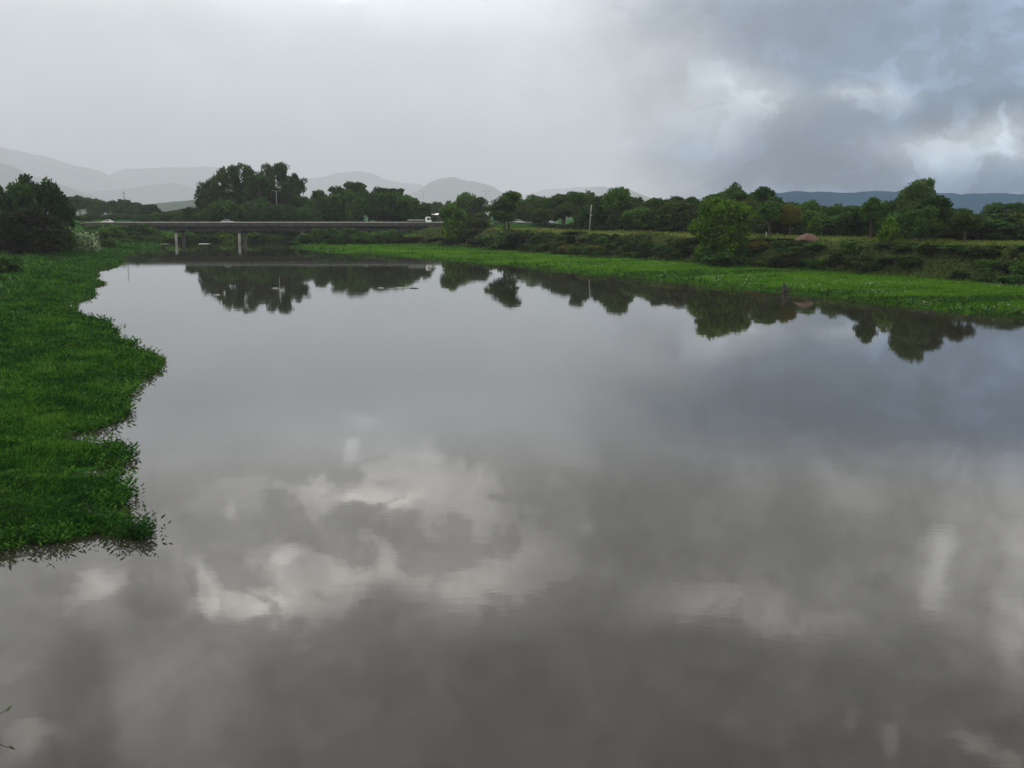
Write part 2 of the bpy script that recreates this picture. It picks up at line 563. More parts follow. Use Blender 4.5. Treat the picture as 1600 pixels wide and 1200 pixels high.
def land(x, y):
    """height, s (distance inside the bank), side, t (distance past the foot of the right slope)"""
    x = np.atleast_1d(np.asarray(x, float))
    y = np.atleast_1d(np.asarray(y, float))
    d, idx, ins = seg_dist(RIVER, x, y)
    s = np.where(ins, -d, d)
    side = SIDE[idx]
    td, _, tin = seg_dist(FOOT, x, y)
    t = np.where(tin, td, -td)
    nz = fbm(x * 0.09, y * 0.09) - 0.5
    zl = 0.16 * sm(s / 2.0) + 2.1 * sm((s - 6) / 26) + 2.4 * sm((s - 40) / 70) + nz * 1.2 * sm((s - 4) / 20)
    zr = 0.12 * sm(s / 2.0) + 0.45 * sm(s / 25) + nz * 0.5 * sm((s - 3) / 10)
    zr = zr + 4.9 * sm((t + 0.5 + nz * 4) / 10.5) + nz * 0.9 * sm(t / 6) * (1 - sm((t - 9) / 8))
    zf = 0.1 * sm(s / 2.0) + 3.0 * sm(s / 30) + nz * 0.6 * sm(s / 8)
    zl = zl + 2.6 * sm((s - .5) / 15) * sm((y - 250) / 80)
    z = np.where(side == 0, zl, np.where(side == 1, zr, zf))
    z = np.where(s < 0, np.maximum(-1.6, s * 0.35), z)
    for pl, gate in ((ROAD_L, sm((BR_X0 + 6 - x) / 10)), (ROAD_R, sm((x - BR_X1 + 6) / 10))):
        rd = road_dist(x, y, pl)
        emb = (ROAD_Z - 0.06) - np.maximum(0, rd - 6.5) * 0.5
        z = np.where((s > 1), np.maximum(z, np.minimum(emb, 100) * gate + z * (1 - gate)), z)
        # keep the ground below the road surface
        z = np.where((rd < 6.5) & (gate > 0.5), np.minimum(z, ROAD_Z - 0.06), z)
    return z, s, side, t


def gz(x, y):
    return float(land(x, y)[0][0])


# ------------------------------------------------------------------ ground sheet
xs = np.concatenate([[-13200, -10500, -8500, -6900, -5200, -3900, -2900, -2100, -1500, -1100, -850, -680, -560, -490, -440], np.arange(-400, -150, 5.0),
                     np.arange(-150, -40, 1.6), np.arange(-40, 100, 1.6), np.arange(100, 420, 5.0), [440, 490, 560, 680, 850, 1080]])
ys = np.concatenate([[-180, -140, -110, -90], np.arange(-70, 20, 3.0), np.arange(20, 300, 1.6), np.arange(300, 420, 2.0), np.arange(420, 640, 6.0),
                     [660, 720, 800, 920, 1100, 1400, 1900, 2600, 3600, 5000, 7000, 9500, 13400, 18600, 23200]])
X, Y = np.meshgrid(xs, ys)
gx, gy = X.ravel(), Y.ravel()
Zg, Sg, Dg, Tg = land(gx, gy)
nx, ny = len(xs), len(ys)
ii = np.arange(nx * ny).reshape(ny, nx)
faces = np.stack([ii[:-1, :-1].ravel(), ii[:-1, 1:].ravel(), ii[1:, 1:].ravel(), ii[1:, :-1].ravel()], 1)
gme = mesh_np('ground', np.stack([gx, gy, Zg], 1), faces, True)
zone = np.zeros((nx * ny, 4), dtype=np.float32)
zone[:, 0] = np.where(Dg == 1, sm((Sg - 0.5) / 3) * (1 - sm((Tg + 1.0) / 3.0)), 0)          # bright low bank
zone[:, 1] = np.where(Dg == 1, sm((Tg + 1) / 3) * (1 - sm((Tg - 8.5) / 3.0)), 0)            # scrubby slope
zone[:, 2] = np.where(Dg == 1, sm((Tg - 8.5) / 3), 0)                                        # upper field
rdg = np.minimum(road_dist(gx, gy, ROAD_L), road_dist(gx, gy, ROAD_R))
zone[:, 1] *= sm((rdg - 14) / 8)
zone[:, 2] = np.maximum(zone[:, 2], (1 - sm((rdg - 14) / 8)) * (Dg == 1) * (gx > -16))
zone[:, 3] = 1
ca = gme.color_attributes.new('zone', 'FLOAT_COLOR', 'POINT')
ca.data.foreach_set('color', zone.ravel())
mg, q, b, out = new_mat('ground_cover')
t = q.n('ShaderNodeTexCoord')
ob = t.outputs['Object']
at = q.n('ShaderNodeAttribute', attribute_name='zone')
sp = q.n('ShaderNodeSeparateColor')
q.put(sp.inputs[0], at.outputs['Color'])
n1 = q.noise(ob, 0.07, 6, 0.6)
n2 = q.noise(ob, 0.9, 5, 0.65)
k = q.step(q.m('ADD', q.m('MULTIPLY', n1, 0.6), q.m('MULTIPLY', n2, 0.4)), 0.32, 0.68)
base = q.mix(k, (.009, .036, .005), (.022, .075, .009))
base = q.mix(sp.outputs[0], base, q.mix(k, (.027, .075, .006), (.048, .125, .009)))
base = q.mix(sp.outputs[1], base, q.mix(k, (.020, .030, .010), (.042, .052, .018)))
base = q.mix(sp.outputs[2], base, q.mix(k, (.065, .075, .022), (.11, .108, .036)))
q.put(b.inputs['Base Color'], base)
b.inputs['Roughness'].default_value = 0.95
b.inputs['Specular IOR Level'].default_value = 0.0
bp = q.n('ShaderNodeBump')
bp.inputs['Strength'].default_value = 0.7
bp.inputs['Distance'].default_value = 0.3
q.put(bp.inputs['Height'], n2)
q.put(b.inputs['Normal'], bp.outputs[0])
tag(obj('ground', gme, None, mg), kind='structure')

# ------------------------------------------------------------------ water
mw, q, b, out = new_mat('river_water')
t = q.n('ShaderNodeTexCoord')
ob = t.outputs['Object']
patch = q.step(q.noise(ob, 0.03, 4, 0.55), 0.42, 0.66)
r1 = q.noise(q.v('MULTIPLY', ob, (0.7, 1.5, 1.0)), 1.6, 3, 0.55, 0.4)
r2 = q.noise(q.v('MULTIPLY', ob, (0.6, 1.2, 1.0)), 0.22, 3, 0.5)
hgt = q.m('MULTIPLY_ADD', r1, q.m('MULTIPLY_ADD', patch, 0.020, 0.006), q.m('MULTIPLY', r2, 0.06))
bp = q.n('ShaderNodeBump')
bp.inputs['Strength'].default_value = 0.07
bp.inputs['Distance'].default_value = 1.0
q.put(bp.inputs['Height'], hgt)
q.put(b.inputs['Normal'], bp.outputs[0])
q.put(b.inputs['Base Color'], q.mix(q.noise(ob, 0.02, 3, 0.5), (.017, .0155, .011), (.024, .022, .016)))
b.inputs['Roughness'].default_value = 0.02
b.inputs['IOR'].default_value = 1.42
wx = np.array([-260, -150, -60, 0, 60, 140.])
wy = np.array([-170, -60, 0, 60, 150, 300, 420.])
WX, WY = np.meshgrid(wx, wy)
wi = np.arange(WX.size).reshape(WX.shape)
wf = np.stack([wi[:-1, :-1].ravel(), wi[:-1, 1:].ravel(), wi[1:, 1:].ravel(), wi[1:, :-1].ravel()], 1)
tag(obj('river', mesh_np('river', np.stack([WX.ravel(), WY.ravel(), 0 * WX.ravel()], 1), wf), None, mw), kind='structure')

# ------------------------------------------------------------------ hills (each a real ridge with depth)
M_HILL = leafy('hill_forest', [(.020, .036, .024), (.030, .052, .030), (.042, .066, .038)], trans=0, clump=0.004, spec=0.0, hue=(1, 1, 1))
M_BLUEHILL = leafy('hazeblue_forest', [(.010, .038, .070), (.014, .048, .086), (.018, .056, .100)], trans=0, clump=0.004, spec=0.0, hue=(1, 1, 1))  # blue of the distant air mixed into the forest colour


def hill(name, prof, D, depth, mat, rough=0.05):
    px = np.array([p[0] for p in prof], float)
    py = np.array([p[1] for p in prof], float)
    n = 240
    qx = np.linspace(px[0], px[-1], n)
    qy = np.interp(qx, px, py)
    qy = qy - 7.0 * (fbm(qx * .022 + D, qx * 0 + D * .01, 4) - .5) * np.minimum(1, np.maximum(0, (334 - qy) / 25))
    qy = qy - 2.2 * (fbm(qx * .16 + D, qx * 0 + 3.3, 3) - .5)
    kk = np.ones(3) / 3
    qy = np.convolve(np.pad(qy, 1, mode='edge'), kk, 'valid')
    m = 26
    V = []
    for j in range(m):
        u = -1 + 2 * j / (m - 1)
        shape = np.cos(u * math.pi / 2) ** 1.2
        yy = D + u * depth
        for i in range(n):
            p = at_y(qx[i], qy[i], D)
            x = p[0] * (1 + 0.25 * u * depth / D)
            ht = max(p[2], 3) * shape
            nzv = (fbm(np.array([x / (depth * .35)]), np.array([yy / (depth * .35) + D]), 5)[0] - 0.5)
            V.append((x, yy, ht * (1 + 0.55 * nzv * abs(u)) + nzv * rough * p[2] * 0.5 - 2))
    ii = np.arange(n * m).reshape(m, n)
    f = np.stack([ii[:-1, :-1].ravel(), ii[:-1, 1:].ravel(), ii[1:, 1:].ravel(), ii[1:, :-1].ravel()], 1)
    return tag(obj(name, mesh_np(name, V, f, True), None, mat), kind='structure')


hill('hills', [(-190, 215), (-120, 210), (0, 231), (40, 240), (75, 247), (120, 261), (155, 269), (190, 290), (230, 332)], 18000, 2200, M_HILL)
hill('hills', [(60, 330), (120, 300), (165, 274), (190, 266), (230, 263), (330, 262), (400, 266), (470, 282), (510, 275), (537, 268), (562, 267), (582, 272),
               (600, 281), (650, 288), (700, 300), (760, 332)], 19800, 1300, M_HILL)
hill('hills', [(560, 332), (655, 298), (670, 286), (688, 278), (708, 275), (730, 281), (746, 284), (764, 287), (774, 293), (790, 304), (815, 316), (860, 332)], 14500, 1300, M_HILL)
hill('hills', [(760, 330), (815, 306), (850, 297), (900, 293), (940, 292), (985, 298), (1030, 312), (1080, 332)], 21000, 1100, M_HILL)
hill('hills', [(-240, 250), (-120, 238), (0, 254), (15, 258), (30, 265), (50, 273), (80, 284), (110, 295), (140, 305), (175, 332)], 11500, 1300, M_HILL)
hill('hills', [(100, 332), (150, 297), (210, 293), (250, 288), (275, 286), (300, 292), (340, 300), (420, 332)], 14500, 1100, M_HILL)
hill('hills', [(60, 332), (160, 322), (230, 319), (275, 315), (300, 313), (420, 318), (620, 326), (720, 332)], 3200, 400, M_HILL, 0.12)
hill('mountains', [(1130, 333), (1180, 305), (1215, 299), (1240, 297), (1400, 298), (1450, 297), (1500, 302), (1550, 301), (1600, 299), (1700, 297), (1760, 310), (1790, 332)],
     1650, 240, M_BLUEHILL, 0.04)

# ------------------------------------------------------------------ road
def ribbon(pl, w, z, off=0.0):
    P = [np.array(p) for p in pl]
    V, Fc = [], []
    for i, p in enumerate(P):
        d = P[min(i + 1, len(P) - 1)] - P[max(i - 1, 0)]
        d = d / np.hypot(*d)
        nr = np.array([-d[1], d[0]])
        a, c = p + nr * (off + w / 2), p + nr * (off - w / 2)
        V += [(c[0], c[1], z), (a[0], a[1], z)]
    for i in range(len(P) - 1):
        Fc.append((2 * i, 2 * i + 2, 2 * i + 3, 2 * i + 1))
    return V, Fc


V, Fc = ribbon(ROAD_L, 9.0, ROAD_Z)
V2, F2 = ribbon(ROAD_R, 9.0, ROAD_Z)
mb = MB().add(V, Fc)
mb.add(V2, F2)
tag(mb.build('road', M_ASPHALT), kind='structure')
mb = MB()
for pl in (ROAD_L, ROAD_R):
    for off in (-4.1, 0.0, 4.1):
        V, Fc = ribbon(pl, 0.14, ROAD_Z + 0.005, off)
        mb.add(V, Fc)
tag(mb.build('road_markings', M_LINE), kind='structure')

# ------------------------------------------------------------------ bridge
br = empty('road_bridge', ((BR_X0 + BR_X1) / 2, 366, 0))
tag(br, 'long low concrete girder bridge crossing the river behind the bank', 'bridge')
ox = (BR_X0 + BR_X1) / 2
L2 = (BR_X1 - BR_X0) / 2
MB().box(-L2, L2, -5.0, 5.0, 6.30, ROAD_Z).build('deck', M_CONC, br)
mb = MB()
for off in (-3.9, 0.0, 3.9):
    mb.box(-L2, L2, off - .07, off + .07, ROAD_Z + .004, ROAD_Z + .008)
mb.build('lane_markings', M_LINE, br)
for sgn in (-1, 1):
    y0, y1 = (-5.06, -4.80) if sgn < 0 else (4.80, 5.06)
    pr = MB()
    seg = 11.6
    xx = -L2
    while xx < L2 - 0.1:                                     # parapet panels with open joints
        x1 = min(xx + seg - 0.06, L2)
        pr.box(xx, x1, y0, y1, 5.95, 7.24)
        xx += seg
    p = pr.build('parapet', M_CONC, br)
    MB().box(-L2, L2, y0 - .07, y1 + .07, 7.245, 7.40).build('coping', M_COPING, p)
for yy in (-3.9, -1.3, 1.3, 3.9):
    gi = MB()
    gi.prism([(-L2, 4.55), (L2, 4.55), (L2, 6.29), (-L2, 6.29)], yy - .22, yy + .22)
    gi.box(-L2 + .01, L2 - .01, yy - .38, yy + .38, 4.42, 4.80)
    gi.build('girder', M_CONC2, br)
pier_px = [274, 373, 472, 571, 670]
for px in pier_px:
    x = at_y(px, 375, 361)[0] - ox
    pz = min(gz(x + ox, 366) - 1.0, -1.5)
    pr = MB()
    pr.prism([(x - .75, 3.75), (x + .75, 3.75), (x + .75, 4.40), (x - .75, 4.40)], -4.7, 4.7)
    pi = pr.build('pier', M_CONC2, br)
    for yy in (-4.0, 4.0):
        MB().tube([(x, yy, pz), (x, yy, 3.74)], 0.50, 14).build('column', M_PIER, pi, True)
for x, s in ((-L2, -1), (L2, 1)):
    ab = MB()
    ab.box(min(x, x + s * 1.6), max(x, x + s * 1.6), -5.0, 5.0, -1.0, 6.28)
    ab.box(min(x + s * 1.6, x + s * 5), max(x + s * 1.6, x + s * 5), -5.03, -4.7, 2.0, 7.2)
    ab.box(min(x + s * 1.6, x + s * 5), max(x + s * 1.6, x + s * 5), 4.7, 5.03, 2.0, 7.2)
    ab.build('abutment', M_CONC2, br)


def guard_rail(pts, label):
    r = empty('guard_rail', (pts[0][0], pts[0][1], ROAD_Z))
    tag(r, label, 'guard rail')
    rel = [(p[0] - pts[0][0], p[1] - pts[0][1]) for p in pts]
    beam = MB()
    for (ax, ay), (bx, by) in zip(rel[:-1], rel[1:]):
        beam.tube([(ax, ay, .62), (bx, by, .62)], .11, 6)
        beam.tube([(ax, ay, .46), (bx, by, .46)], .08, 6)
    beam.build('rail', M_STEEL, r)
    for (ax, ay), (bx, by) in zip(rel[:-1], rel[1:]):
        n = max(1, int(math.hypot(bx - ax, by - ay) / 4))
        for k in range(n):
            f = (k + .5) / n
            x, y = ax + (bx - ax) * f, ay + (by - ay) * f
            MB().box(x - .07, x + .07, y + .14, y + .28, -.5, .72).build('post', M_STEEL, r)


guard_rail([(-3.0, 361.2), (4, 361.6), (13.0, 363.4)], 'low metal guard rail along the road beyond the right bridge end')
guard_rail([(-190, 361.2), (-172, 361.1), (-153, 361.0)], 'low metal guard rail along the road at the left bridge end')


# ------------------------------------------------------------------ vehicles
def wheel(parent, x, y, r=.31, w=.2):
    s = 1 if y > 0 else -1
    wv = MB()
    wv.tube([(x, y - w / 2, r), (x, y + w / 2, r)], r, 18)
    t = wv.build('wheel', M_RUBBER, parent)
    h = MB()
    h.tube([(x, y + s * (w / 2 - .05), r), (x, y + s * (w / 2 + .012), r)], r * .58, 14)
    h.build('rim', M_STEEL, t)


def make_car(label, paint, loc, rz, wagon=False):
    r = empty('car', loc, rz)
    tag(r, label, 'car')
    hw = .84
    prof = [(-2.1, .32), (2.08, .32), (2.12, .55), (2.02, .74), (1.0, .92), (-1.75, .96), (-2.08, .90), (-2.14, .6)]
    body = MB()
    n = len(prof)
    secs = [(-hw + .05, .96), (-hw, 1.0), (hw, 1.0), (hw - .05, .96)]
    vs = []
    for y, k in secs:
        vs += [(x * k, y, .6 + (z - .6) * k) for x, z in prof]
    fs = [tuple(range(n))[::1], tuple(range(4 * n - 1, 3 * n - 1, -1))]
    for s_ in range(3):
        fs += [(s_ * n + i, (s_ + 1) * n + i, (s_ + 1) * n + (i + 1) % n, s_ * n + (i + 1) % n) for i in range(n)]
    body.add(vs, fs)
    # roof skin and pillars over the cabin
    back = -1.95 if wagon else -1.35
    rf = [(.42, 1.385), (.2, 1.44), (-.6, 1.46), (back + .35, 1.40), (back + .36, 1.35), (-.6, 1.41), (.2, 1.39), (.44, 1.345)]
    body.prism(rf, -.66, .66)
    for y in (-.70, .70):
        body.tube([(1.02, y * 1.1, .92), (.40, y * .95, 1.37)], .035, 6)
        body.tube([(-.15, y * 1.1, .94), (-.15, y * .95, 1.40)], .04, 6)
        body.tube([(back - .2, y * 1.1, .94), (back + .38, y * .95, 1.37)], .05, 6)
    body.build('body', paint, r)
    cab = MB()
    lo, hi = [(1.0, -.78), (1.0, .78), (back - .22, .78), (back - .22, -.78)], [(.42, -.62), (.42, .62), (back + .36, .62), (back + .36, -.62)]
    cab.add([(x, y, .925) for x, y in lo] + [(x, y, 1.345) for x, y in hi],
            [(3, 2, 1, 0), (4, 5, 6, 7), (0, 1, 5, 4), (1, 2, 6, 5), (2, 3, 7, 6), (3, 0, 4, 7)])
    cab.build('windows', M_GLASS, r)
    for x in (-1.28, 1.32):
        for y in (-.78, .78):
            wheel(r, x, y)
    for y in (-.6, .6):
        MB().box(2.03, 2.125, y - .17, y + .17, .58, .72).build('headlight', M_LAMP, r)
        MB().box(-2.15, -2.06, y - .15, y + .15, .66, .84).build('tail_light', M_LAMPRED, r)
    return r


def road_x(px, Y):
    return at_y(px, 345, Y)[0]


make_car('white car driving past the left end of the bridge', M_WPAINT, (road_x(167, 364), 364, ROAD_Z + .01), math.pi)
make_car('pale silver car crossing the middle of the bridge', M_SILVER, (road_x(355, 368), 368, ROAD_Z + .01), 0.0)
make_car('white car in the open on the road, right of the bridge', M_WPAINT, (road_x(861, 381), 381.0, ROAD_Z + .01), R(28), True)
make_car('white car half hidden behind trees at the right bridge approach', M_WPAINT, (road_x(811, 371), 371.0, ROAD_Z + .01), R(12))

tr = empty('flatbed_truck', (road_x(655.5, 363.4), 363.4, ROAD_Z + .01))
tag(tr, 'white cab truck with long grey flatbed on the bridge', 'truck')
cab = MB()
cab.prism([(2.15, .55), (4.0, .55), (4.05, 1.25), (3.72, 2.15), (3.45, 2.42), (2.35, 2.45), (2.15, 2.3)], -1.05, 1.05)
cb = cab.build('cab', M_WPAINT, tr)
MB().add([(4.075, -.9, 1.30), (4.075, .9, 1.30), (3.765, .85, 2.12), (3.765, -.85, 2.12), (4.03, -.9, 1.30), (4.03, .9, 1.30), (3.70, .85, 2.12), (3.70, -.85, 2.12)],
         [(0, 1, 2, 3), (7, 6, 5, 4), (0, 4, 5, 1), (1, 5, 6, 2), (2, 6, 7, 3), (3, 7, 4, 0)]).build('windscreen', M_GLASS, cb)
for y in (-1.055, 1.055):
    MB().prism([(2.75, 1.32), (3.85, 1.32), (3.62, 2.05), (2.75, 2.1)], y - .015, y + .015).build('window', M_GLASS, cb)
for y in (-.8, .8):
    MB().box(3.98, 4.08, y - .16, y + .16, .75, .95).build('headlight', M_LAMP, cb)
bed = MB()
bed.box(-4.0, 2.0, -1.15, 1.15, 1.0, 1.18)
bed.box(-4.0, 2.0, -1.15, -1.08, 1.18, 1.58)
bed.box(-4.0, 2.0, 1.08, 1.15, 1.18, 1.58)
bed.box(-4.0, -3.93, -1.07, 1.07, 1.18, 1.55)
bed.box(1.9, 1.98, -1.07, 1.07, 1.18, 2.3)
bed.build('flatbed', M_GREYBED, tr)
MB().box(-3.8, 2.6, -.42, .42, .62, .98).build('chassis', M_RUBBER, tr)
for x in (-2.7, 3.0):
    for y in (-.9, .9):
        wheel(tr, x, y, .45, .28)

# ------------------------------------------------------------------ small building and poles
hx, hy = at_y(683, 340, 425)[0], 425.0
hz = gz(hx, hy)
ho = empty('roadside_shed', (hx, hy, hz))
tag(ho, 'small shed with pale roof half hidden by trees behind the truck', 'building')
MB().box(-1.8, 1.8, -2.2, 2.2, -.4, 9.85 - hz).build('wall', M_WALL, ho)
zt = 9.86 - hz
MB().add([(-2.2, -2.8, zt - .12), (2.2, -2.8, zt - .12), (2.2, 2.8, zt + .35), (-2.2, 2.8, zt + .35), (-2.2, -2.8, zt + .08), (2.2, -2.8, zt + .08), (2.2, 2.8, zt + .55), (-2.2, 2.8, zt + .55)],
         [(3, 2, 1, 0), (4, 5, 6, 7), (0, 1, 5, 4), (1, 2, 6, 5), (2, 3, 7, 6), (3, 0, 4, 7)]).build('roof', M_ROOF, ho)
w = MB().box(-1.4, -.4, -2.24, -2.18, zt - 2.0, zt - 1.0).build('window', M_GLASS, ho)
MB().box(.3, 1.2, -2.25, -2.18, 0, min(2.1, zt - .4)).build('door', M_BARK, ho)

px_, d_ = 921, 272.0
ux = at_y(px_, 360, d_)[0]
uz = gz(ux, d_)
up = empty('utility_pole', (ux, d_, uz))
tag(up, 'pale leaning utility pole standing in front of the dark treeline', 'utility pole')
top = at_y(924, 320, d_)
dx = top[0] - ux
hp = top[2] - uz
MB().tube([(0, 0, -.4), (dx * .35, 0, hp * .45), (dx, 0, hp)], [.13, .11, .08], 10).build('pole', M_POLE, up, True)
MB().box(dx * .7 - .9, dx * .7 + .9, -.2, -.1, hp * .68, hp * .68 + .12).build('crossarm', M_WOOD, up)
MB().tube([(dx * .66 + .25, -.18, hp * .60), (dx * .66 + .25, -.18, hp * .66)], .12, 8).build('insulator', M_POLE, up)


def mast(px, pyt, d, label, r=.12, lattice=False):
    x = at_y(px, 340, d)[0]
    z0 = gz(x, d)
    h = at_y(px, pyt, d)[2] - z0
    e = empty('lattice_mast' if lattice else 'lamp_post', (x, d, z0))
    tag(e, label, 'mast' if lattice else 'lamp post')
    if lattice:
        m = MB()
        k3 = [(math.cos(a) * .35, math.sin(a) * .35) for a in (0.3, 2.4, 4.5)]
        for cx, cy in k3:
            m.tube([(cx, cy, -.3), (cx * .6, cy * .6, h - 1)], .04, 5)
        st = 1.6
        for i in range(int(h / st) - 1):
            for j in range(3):
                a, c = k3[j], k3[(j + 1) % 3]
                m.tube([(a[0] * .9, a[1] * .9, i * st), (c[0] * .9, c[1] * .9, (i + 1) * st)], .03, 4)
        m.build('lattice', M_WOOD, e)
        MB().tube([(0, 0, h - 1.1), (0, 0, h)], .05, 5).build('antenna', M_STEEL, e)
        MB().box(-.5, .5, -.15, .15, h - 1.5, h - 1.1).build('platform', M_STEEL, e)
    else:
        MB().tube([(0, 0, -.3), (0, 0, h)], [r, r * .6], 8).build('pole', M_STEEL, e, True)
        for s in (-1, 1):
            a = MB()
            a.tube([(0, 0, h - .1), (s * .7, 0, h + .25), (s * 1.2, 0, h + .3)], .05, 6)
            a.build('arm', M_STEEL, e)
            MB().box(min(s * 1.1, s * 1.75), max(s * 1.1, s * 1.75), -.16, .16, h + .22, h + .36).build('lamp_head', M_STEEL, e)


mast(195.5, 297, 480, 'thin lattice mast rising over the hazy trees left of the bridge', lattice=True)
mast(433, 299, 399, 'pale double armed lamp post against the tall tree clump', .09)
mast(661.5, 300, 470, 'thin lamp post rising over the trees behind the flatbed truck', .12)
mast(759.5, 300, 430, 'thin tall lamp post in the gap between two roadside trees', .12)

# ------------------------------------------------------------------ foliage builders
def unit(v):
    return v / np.maximum(np.linalg.norm(v, axis=1, keepdims=True), 1e-9)


def leaf_mesh(name, P, D, L, Wd, rg, tri=False):
    """diamond leaves: base P, direction D, length L, width Wd"""
    n = len(P)
    D = unit(D)
    rnd = unit(rg.normal(size=(n, 3)))
    B = unit(np.cross(D, rnd))
    L = np.broadcast_to(np.asarray(L, float), (n,))[:, None]
    Wd = np.broadcast_to(np.asarray(Wd, float), (n,))[:, None]
    N = np.cross(D, B)
    mid = P + D * L * 0.45 + N * L * 0.06
    V = np.stack([P, mid - B * Wd / 2, P + D * L, mid + B * Wd / 2], 1).reshape(-1, 3)
    f = np.arange(4 * n).reshape(n, 4)
    return mesh_np(name, V, f)


def crown_mesh(name, blobs, rc, per, leaf, seed, cover=1.0, low=-0.45, droop=0.0):
    rg = np.random.default_rng(seed)
    cs = []
    for (c, r) in blobs:
        c, r = np.array(c, float), np.array(r, float)
        area = 4 * math.pi * ((r[0] * r[1]) ** 1.6 / 3 + (r[0] * r[2]) ** 1.6 / 3 + (r[1] * r[2]) ** 1.6 / 3) ** (1 / 1.6)
        m = max(3, int(cover * area / (math.pi * rc * rc)))
        d = unit(rg.normal(size=(m * 3, 3)))
        d = d[d[:, 2] > low][:m]
        cs.append(c + d * r * rg.uniform(0.62, 1.02, (len(d), 1)))
    cs = np.concatenate(cs)
    m = len(cs)
    crad = rc * rg.uniform(0.55, 1.35, m)
    P, D = [], []
    idx = np.repeat(np.arange(m), per)
    d = unit(rg.normal(size=(len(idx), 3)) + np.array([0, 0, 0.25]))
    rr = rg.random(len(idx)) ** 0.5
    P = cs[idx] + d * (crad[idx] * rr)[:, None] * np.array([1.15, 1.15, 0.75])
    D = d * 0.9 + rg.normal(size=d.shape) * 0.7 + np.array([0, 0, -droop])
    L = leaf * rg.uniform(0.6, 1.35, len(idx))
    return leaf_mesh(name, P, D, L, L * 0.62, rg), cs


def trunk_mesh(name, cs, h_fork, r0, seed, nl=9, lean=0.0, multi=1, top=None):
    rg = np.random.default_rng(seed + 100)
    mb = MB()
    top = top if top is not None else float(cs[:, 2].max()) * .8
    for s in range(multi):
        ox_, oy_ = (rg.normal() * .35, rg.normal() * .35) if multi > 1 else (0, 0)
        ex, ey = ox_ * 4 + lean + rg.normal() * .3, oy_ * 4 + rg.normal() * .3
        pts = [(ox_, oy_, -.35), (ox_ + (ex - ox_) * .15 + rg.normal() * .05, oy_ + (ey - oy_) * .15, h_fork * .5),
               (ox_ + (ex - ox_) * .4, oy_ + (ey - oy_) * .4, h_fork), (ex, ey, (h_fork + top) / 2 + .5), (ex + rg.normal() * .4, ey, top)]
        mb.tube(pts, [r0 * 1.25, r0, r0 * .8, r0 * .5, r0 * .12], 8)
    for k in rg.choice(len(cs), min(nl * multi, len(cs)), replace=False):
        c = cs[k]
        z0 = rg.uniform(h_fork * .75, max(h_fork * 1.05, min(c[2] * .8, top * .8)))
        mid = np.array([c[0] * .45, c[1] * .45, z0 + (c[2] - z0) * .6])
        mb.tube([(lean * .3, 0, z0), tuple(mid), tuple(c)], [r0 * .42, r0 * .26, r0 * .07], 5)
    return mb.mesh(name, True)


KINDS = {}


def kind(key, blobs, rc, per, leaf, seed, fork, r0, cover=1.0, nl=9, low=-.45, multi=1, lean=0, droop=0, top=None):
    cm, cs = crown_mesh(key + '_crown', blobs, rc, per, leaf, seed, cover, low, droop)
    tm = trunk_mesh(key + '_trunk', cs, fork, r0, seed, nl, lean, multi, top)
    KINDS.setdefault(key.split('#')[0], []).append((cm, tm))


def rblobs(seed, n, R0, z0, z1, rmin, rmax, flat=.8):
    rg = random.Random(seed)
    out = []
    for i in range(n):
        a = rg.uniform(0, 2 * math.pi)
        f = (i + .5) / n
        z = z0 + (z1 - z0) * rg.random()
        rad = R0 * math.sqrt(max(0, 1 - ((z - z0) / (z1 - z0 + 1.2)) ** 2)) * rg.uniform(.3, 1)
        r = rg.uniform(rmin, rmax)
        out.append(((rad * math.cos(a), rad * math.sin(a), z), (r, r, r * flat)))
    return out


# every kind is modelled 10 m tall; the copies are scaled to the place
for s in range(4):
    kind('dome#%d' % s, [((0, 0, 6.2), (3.6, 3.6, 2.9))] + rblobs(10 + s, 9, 3.7, 3.6, 8.8, 1.0, 2.1), .80, 44, .55, 10 + s, 2.6, .30, cover=.85)
for s in range(3):
    kind('tall#%d' % s, rblobs(30 + s, 17, 2.9, 3.0, 9.3, .6, 1.45, .8), .46, 34, .36, 30 + s, 4.5, .22, cover=.62, nl=18, top=9.2)
for s in range(3):
    rgx = random.Random(50 + s)
    bl = []
    for i in range(13):
        a = rgx.uniform(0, 6.28)
        rad = rgx.uniform(.4, 4.6)
        bl.append(((rad * math.cos(a), rad * math.sin(a), 9.5 - rad * .38 - rgx.uniform(0, 2.4)), (rgx.uniform(.9, 1.8), rgx.uniform(.9, 1.8), rgx.uniform(.3, .6))))
    kind('umbrella#%d' % s, bl, .46, 36, .36, 50 + s, 3.0, .30, cover=.75, nl=24, low=-.3, top=8.0)
for s in range(3):
    kind('mass#%d' % s, [((0, 0, 4.6), (4.3, 4.3, 4.2))] + rblobs(70 + s, 12, 4.3, 2.2, 8.6, 1.0, 2.3), .85, 46, .58, 70 + s, 1.2, .25, low=-.75)
for s in range(2):
    kind('cone#%d' % s, [((0, 0, 2.6), (3.0, 3.0, 2.0)), ((.2, 0, 4.6), (2.3, 2.3, 1.8)), ((0, .1, 6.6), (1.5, 1.5, 1.6)), ((0, 0, 8.4), (.8, .8, 1.4))], .8, 40, .55, 90 + s, 1.0, .18, low=-.8)
for s in range(2):
    kind('spire#%d' % s, rblobs(95 + s, 12, 1.6, 3.0, 8.9, .5, .95, 1.0) + [((0, 0, 8.8), (.5, .5, 1.0)), ((.9, 0, 8.0), (.4, .4, 1.2)), ((-1.0, 0, 8.3), (.4, .4, 1.1)), ((.3, .9, 8.5), (.4, .4, 1.2))],
         .5, 36, .42, 95 + s, 3.0, .18, nl=14)
